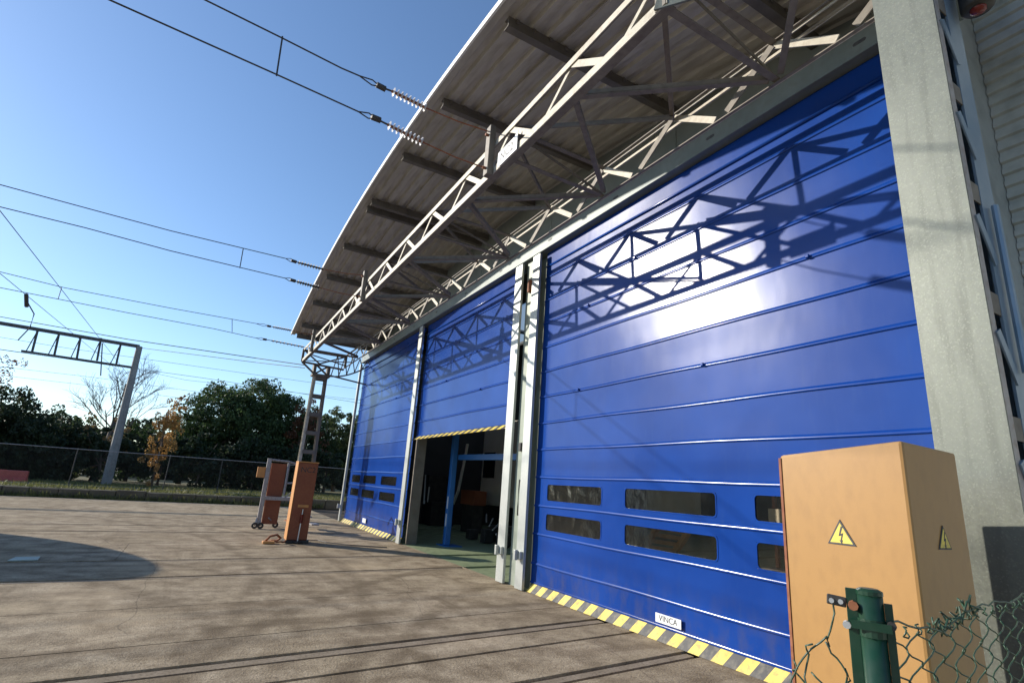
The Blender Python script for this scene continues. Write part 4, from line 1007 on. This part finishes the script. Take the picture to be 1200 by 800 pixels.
MB().tube([(A.x+.55,SY,.85),(A.x+.95,SY,1.22)], .018, 6).build('brace', M['greyframe'], ls)
MB().box(A.x+.06,A.x+1.0,SY-.05,SY+.55,.80,.90).build('platform', M['greyframe'], ls)
for k in range(3): MB().box(A.x+1.0+.24*k,A.x+1.22+.24*k,SY-.03,SY+.5,.56-.22*k,.60-.22*k).build('step', M['greyframe'], ls)
for dx, dy in ((-.10,-.1),(.05,-.12),(.5,.3)):
    w_ = MB(); cx = A.x+dx; vs, fs = lathe((cx,SY+dy,.09), [(.035,-.03),(.088,-.03),(.09,0),(.088,.03),(.035,.03)], 14, 1); w_.add(vs, fs); w_.build('wheel', M['machine'], ls)
    MB().bar((cx,SY+dy,.09),(A.x+dx*.5,SY+.0,.3),.03,.03).build('caster_fork', M['greyframe'], ls)
# cable trailing beside pillar
MB().tube([(2.75,14.9,.02),(3.0,14.7,.03),(3.15,14.4,.02),(3.6,13.9,.015),(4.4,13.5,.015)], .012, 6).build('ground_cable', M['wire'], label='thin dark cable trailing on the concrete right of the orange pillar', category='cable')

# ------------------------------------------------------------------ inside the hall
lf = thing('lift_column', (6.25,14.2,0), 'blue lift column standing just inside the open doorway', 'lift column')
p = on(520,639,2,0); lx, ly = p.x, p.y
MB().box(lx-.02,lx+.14,ly-.09,ly+.07,.02,5.2).build('column', M['blue'], lf, bevel=.02)
MB().box(lx-.1,lx+.4,ly-.3,ly+.3,0,.02).build('base_plate', M['blue'], lf)
for z in (.95,.5): MB().box(lx-.026,lx-.021,ly-.07,ly-.01,z,z+.32).build('notice', M['white'], lf)
q1 = on(533,536,0,lx+.2); q2 = on(592,541,0,lx+.2)
bm_ = thing('lift_beam', tuple((q1+q2)/2), 'pale blue crossbeam at the top of the open doorway', 'beam')
MB().bar((lx+.2,ly-.16,q1.z),(lx+.2,9.2,q1.z-.05),.16,.14).build('beam', M['blue'], bm_)
MB().box(lx+.1,lx+.3,9.2,9.38,0,2.45).build('support_post', M['blue'], bm_)
rv = thing('service_vehicle', (12,17,0), 'beige service rail vehicle parked inside the open doorway', 'rail vehicle')
VX = 9.6
a = on(561,590,0,VX); b = on(597,512,0,VX)
MB().box(VX,VX+8,b.y-1.6,a.y,a.z,a.z+3.0).build('body', M['beige'], rv, bevel=.05)
wa = on(567,541,0,VX); wb = on(579,560,0,VX)
MB().box(VX-.006,VX+.02,wb.y,wa.y,wb.z,wa.z+.35).build('window', M['glassdark'], rv)
MB().box(VX+.4,VX+7.6,b.y-1.2,a.y-.2,.45,a.z-.01).build('underframe', M['machine'], rv)
for k in range(4):
    vs, fs = lathe((VX+1+1.9*k,a.y-.3,.46), [(0,-.06),(.42,-.06),(.45,.06),(0,.06)], 18, 1); MB().add(vs,fs).build('wheel', M['machine'], rv)
a2 = on(545,590,0,VX-.8); b2 = on(562,575,0,VX-.8)
ob = thing('orange_crate', tuple((a2+b2)/2), 'small orange box in front of the beige vehicle', 'box')
MB().box(VX-1.0,VX-.5,b2.y,a2.y,a2.z,b2.z).build('box', M['brownorange'], ob, bevel=.02)
MB().box(VX-.95,VX-.55,b2.y+.1,a2.y-.1,.01,a2.z-.002).build('stand', M['machine'], ob)
def pipe(pxs, x, r, label, nm='white_pipe', m='silver'):
    MB().tube([on(px,py,0,x) for px,py in pxs], r, 7).build(nm, M[m], label=label, category='pipe')
pipe([(548,520),(545,536),(537,575),(531,590)], 7.6, .05, 'pale slanting pipe hanging inside the doorway')
mc = thing('workshop_machine', (8.3,20.2,0), 'tall machine with shiny tubes at the left inside the doorway', 'machine')
m0 = on(497,612,0,8.2)
MB().box(8.2,9.2,m0.y-.6,m0.y+.5,.0,.9).build('base', M['machine'], mc, bevel=.03)
for px, py0, py1, r in ((499,556,590,.045),(503,570,588,.03),(494,556,562,.06)):
    MB().tube([on(px,py0,0,8.1), on(px-2,py1,0,8.1)], r, 8).build('tube', M['silver'], mc)
t1_ = on(490,558,0,8.1); MB().box(8.08,8.14,t1_.y-.35,t1_.y-.02,t1_.z-.3,t1_.z+.05).build('panel', M['white'], mc)
MB().box(8.1,8.9,m0.y-.3,m0.y+.4,.9,1.9).build('cabinet', M['machine'], mc, bevel=.03)
jm = thing('workshop_jig', (7.8,15.2,0), 'black floor machinery with metal bars in the middle of the doorway', 'machine')
for k in range(9):
    xx = 7.6+.25*(k % 4); yy = 13.6+.35*k*.7
    MB().box(xx,xx+.3,yy,yy+.28,.02,.25+.3*random.random()).build('block', M['machine'], jm, bevel=.02)
for k in range(5): MB().tube([(7.5+.1*k,13.5+.4*k,.25+.08*k),(8.3,14.1+.45*k,.35+.1*k)], .022, 6).build('bar', M['silver'], jm)
# rack and posts seen through the vinyl windows
RO = mat('bright orange rack paint', (.80,.36,.08), (.86,.42,.11), 3, .5)
rk = thing('orange_rack', (6.0,5.9,0), 'orange ladder-like frame seen through the lower middle window', 'frame')
for s_, e_ in (((757,640),(770,618)),((792,645),(806,624))):
    MB().bar(on(*s_,0,6.0), on(*e_,0,6.0), .07, .07).build('side_bar', RO, rk)
for t in (0,.33,.66,1):
    a = on(757,640,0,6.0).lerp(on(770,618,0,6.0), t); b = on(792,645,0,6.0).lerp(on(806,624,0,6.0), t)
    MB().bar(a, b, .05, .05).build('rung', RO, rk)
for yy in (5.55,6.3): MB().box(5.97,6.03,yy-.03,yy+.03,0,.85).build('leg', M['orange'], rk)
cy_ = on(668,580,0,7.0)
lp2 = thing('lift_column', (7.0,cy_.y,0), 'bright blue lift column seen through the leftmost window of the right door', 'lift column')
MB().box(7.0,7.12,cy_.y-.09,cy_.y+.06,0.03,3.2).build('column', mat('light blue paint', (.08,.40,.58), (.1,.45,.62), 3, .4), lp2, bevel=.01)
MB().box(6.9,7.25,cy_.y-.2,cy_.y+.2,0.001,.03).build('base_plate', M['blue'], lp2)
lad = thing('white_ladder', (6.9,8.3,0), 'short white ladder seen through the lower leftmost window of the right door', 'ladder')
la, lb = on(656,626,0,6.9), on(665,604,0,6.9)
for yy in (la.y, lb.y): MB().box(6.88,6.92,yy-.02,yy+.02,0,lb.z).build('stile', M['white'], lad)
for q in range(9): MB().box(6.89,6.91,lb.y+.02,la.y-.02,.12+q*.14,.15+q*.14).build('rung', M['white'], lad)
sh = thing('storage_rack', (9,5,0), 'dark storage rack of shelves seen through the windows of the right door', 'rack')
for yy in (2.0,4.2,6.4): 
    for xx in (8.4,9.2): MB().box(xx,xx+.06,yy,yy+.06,0,2.6).build('upright', M['brownorange'], sh)
for z in (.5,1.2,1.9,2.55): MB().box(8.4,9.26,2.0,6.46,z,z+.05).build('shelf', M['greyframe'], sh)
for k in range(8): MB().box(8.5,9.0,2.2+.5*k,2.55+.5*k,(1.251 if k % 2 else .551),(1.55 if k % 2 else .85)).build('carton', M['beige'] if k % 3 else M['orange'], sh)

# ------------------------------------------------------------------ unseen barrel-roofed shed left of the frame, added to cast the yard shadow
sd = thing('shadow_shed', (-13,17,0), 'unseen barrel-roofed shed added left of the yard to cast its shadow', 'shed')
yc, rw = 17.05, 2.15
prof = [(yc-rw,0),(yc+rw,0)] + [(yc+rw*math.cos(a), 2.55+1.35*math.sin(a)) for a in [math.pi*i/18 for i in range(19)]]
MB().prism(prof, 0, -19, -7.25).build('shell', M['cladding'], sd)
MB().box(-7.24,-7.2,yc-1.2,yc+1.2,0,2.5).build('door', M['greysteel'], sd)
print('slabs', nslab, 'objects', len(bpy.data.objects))
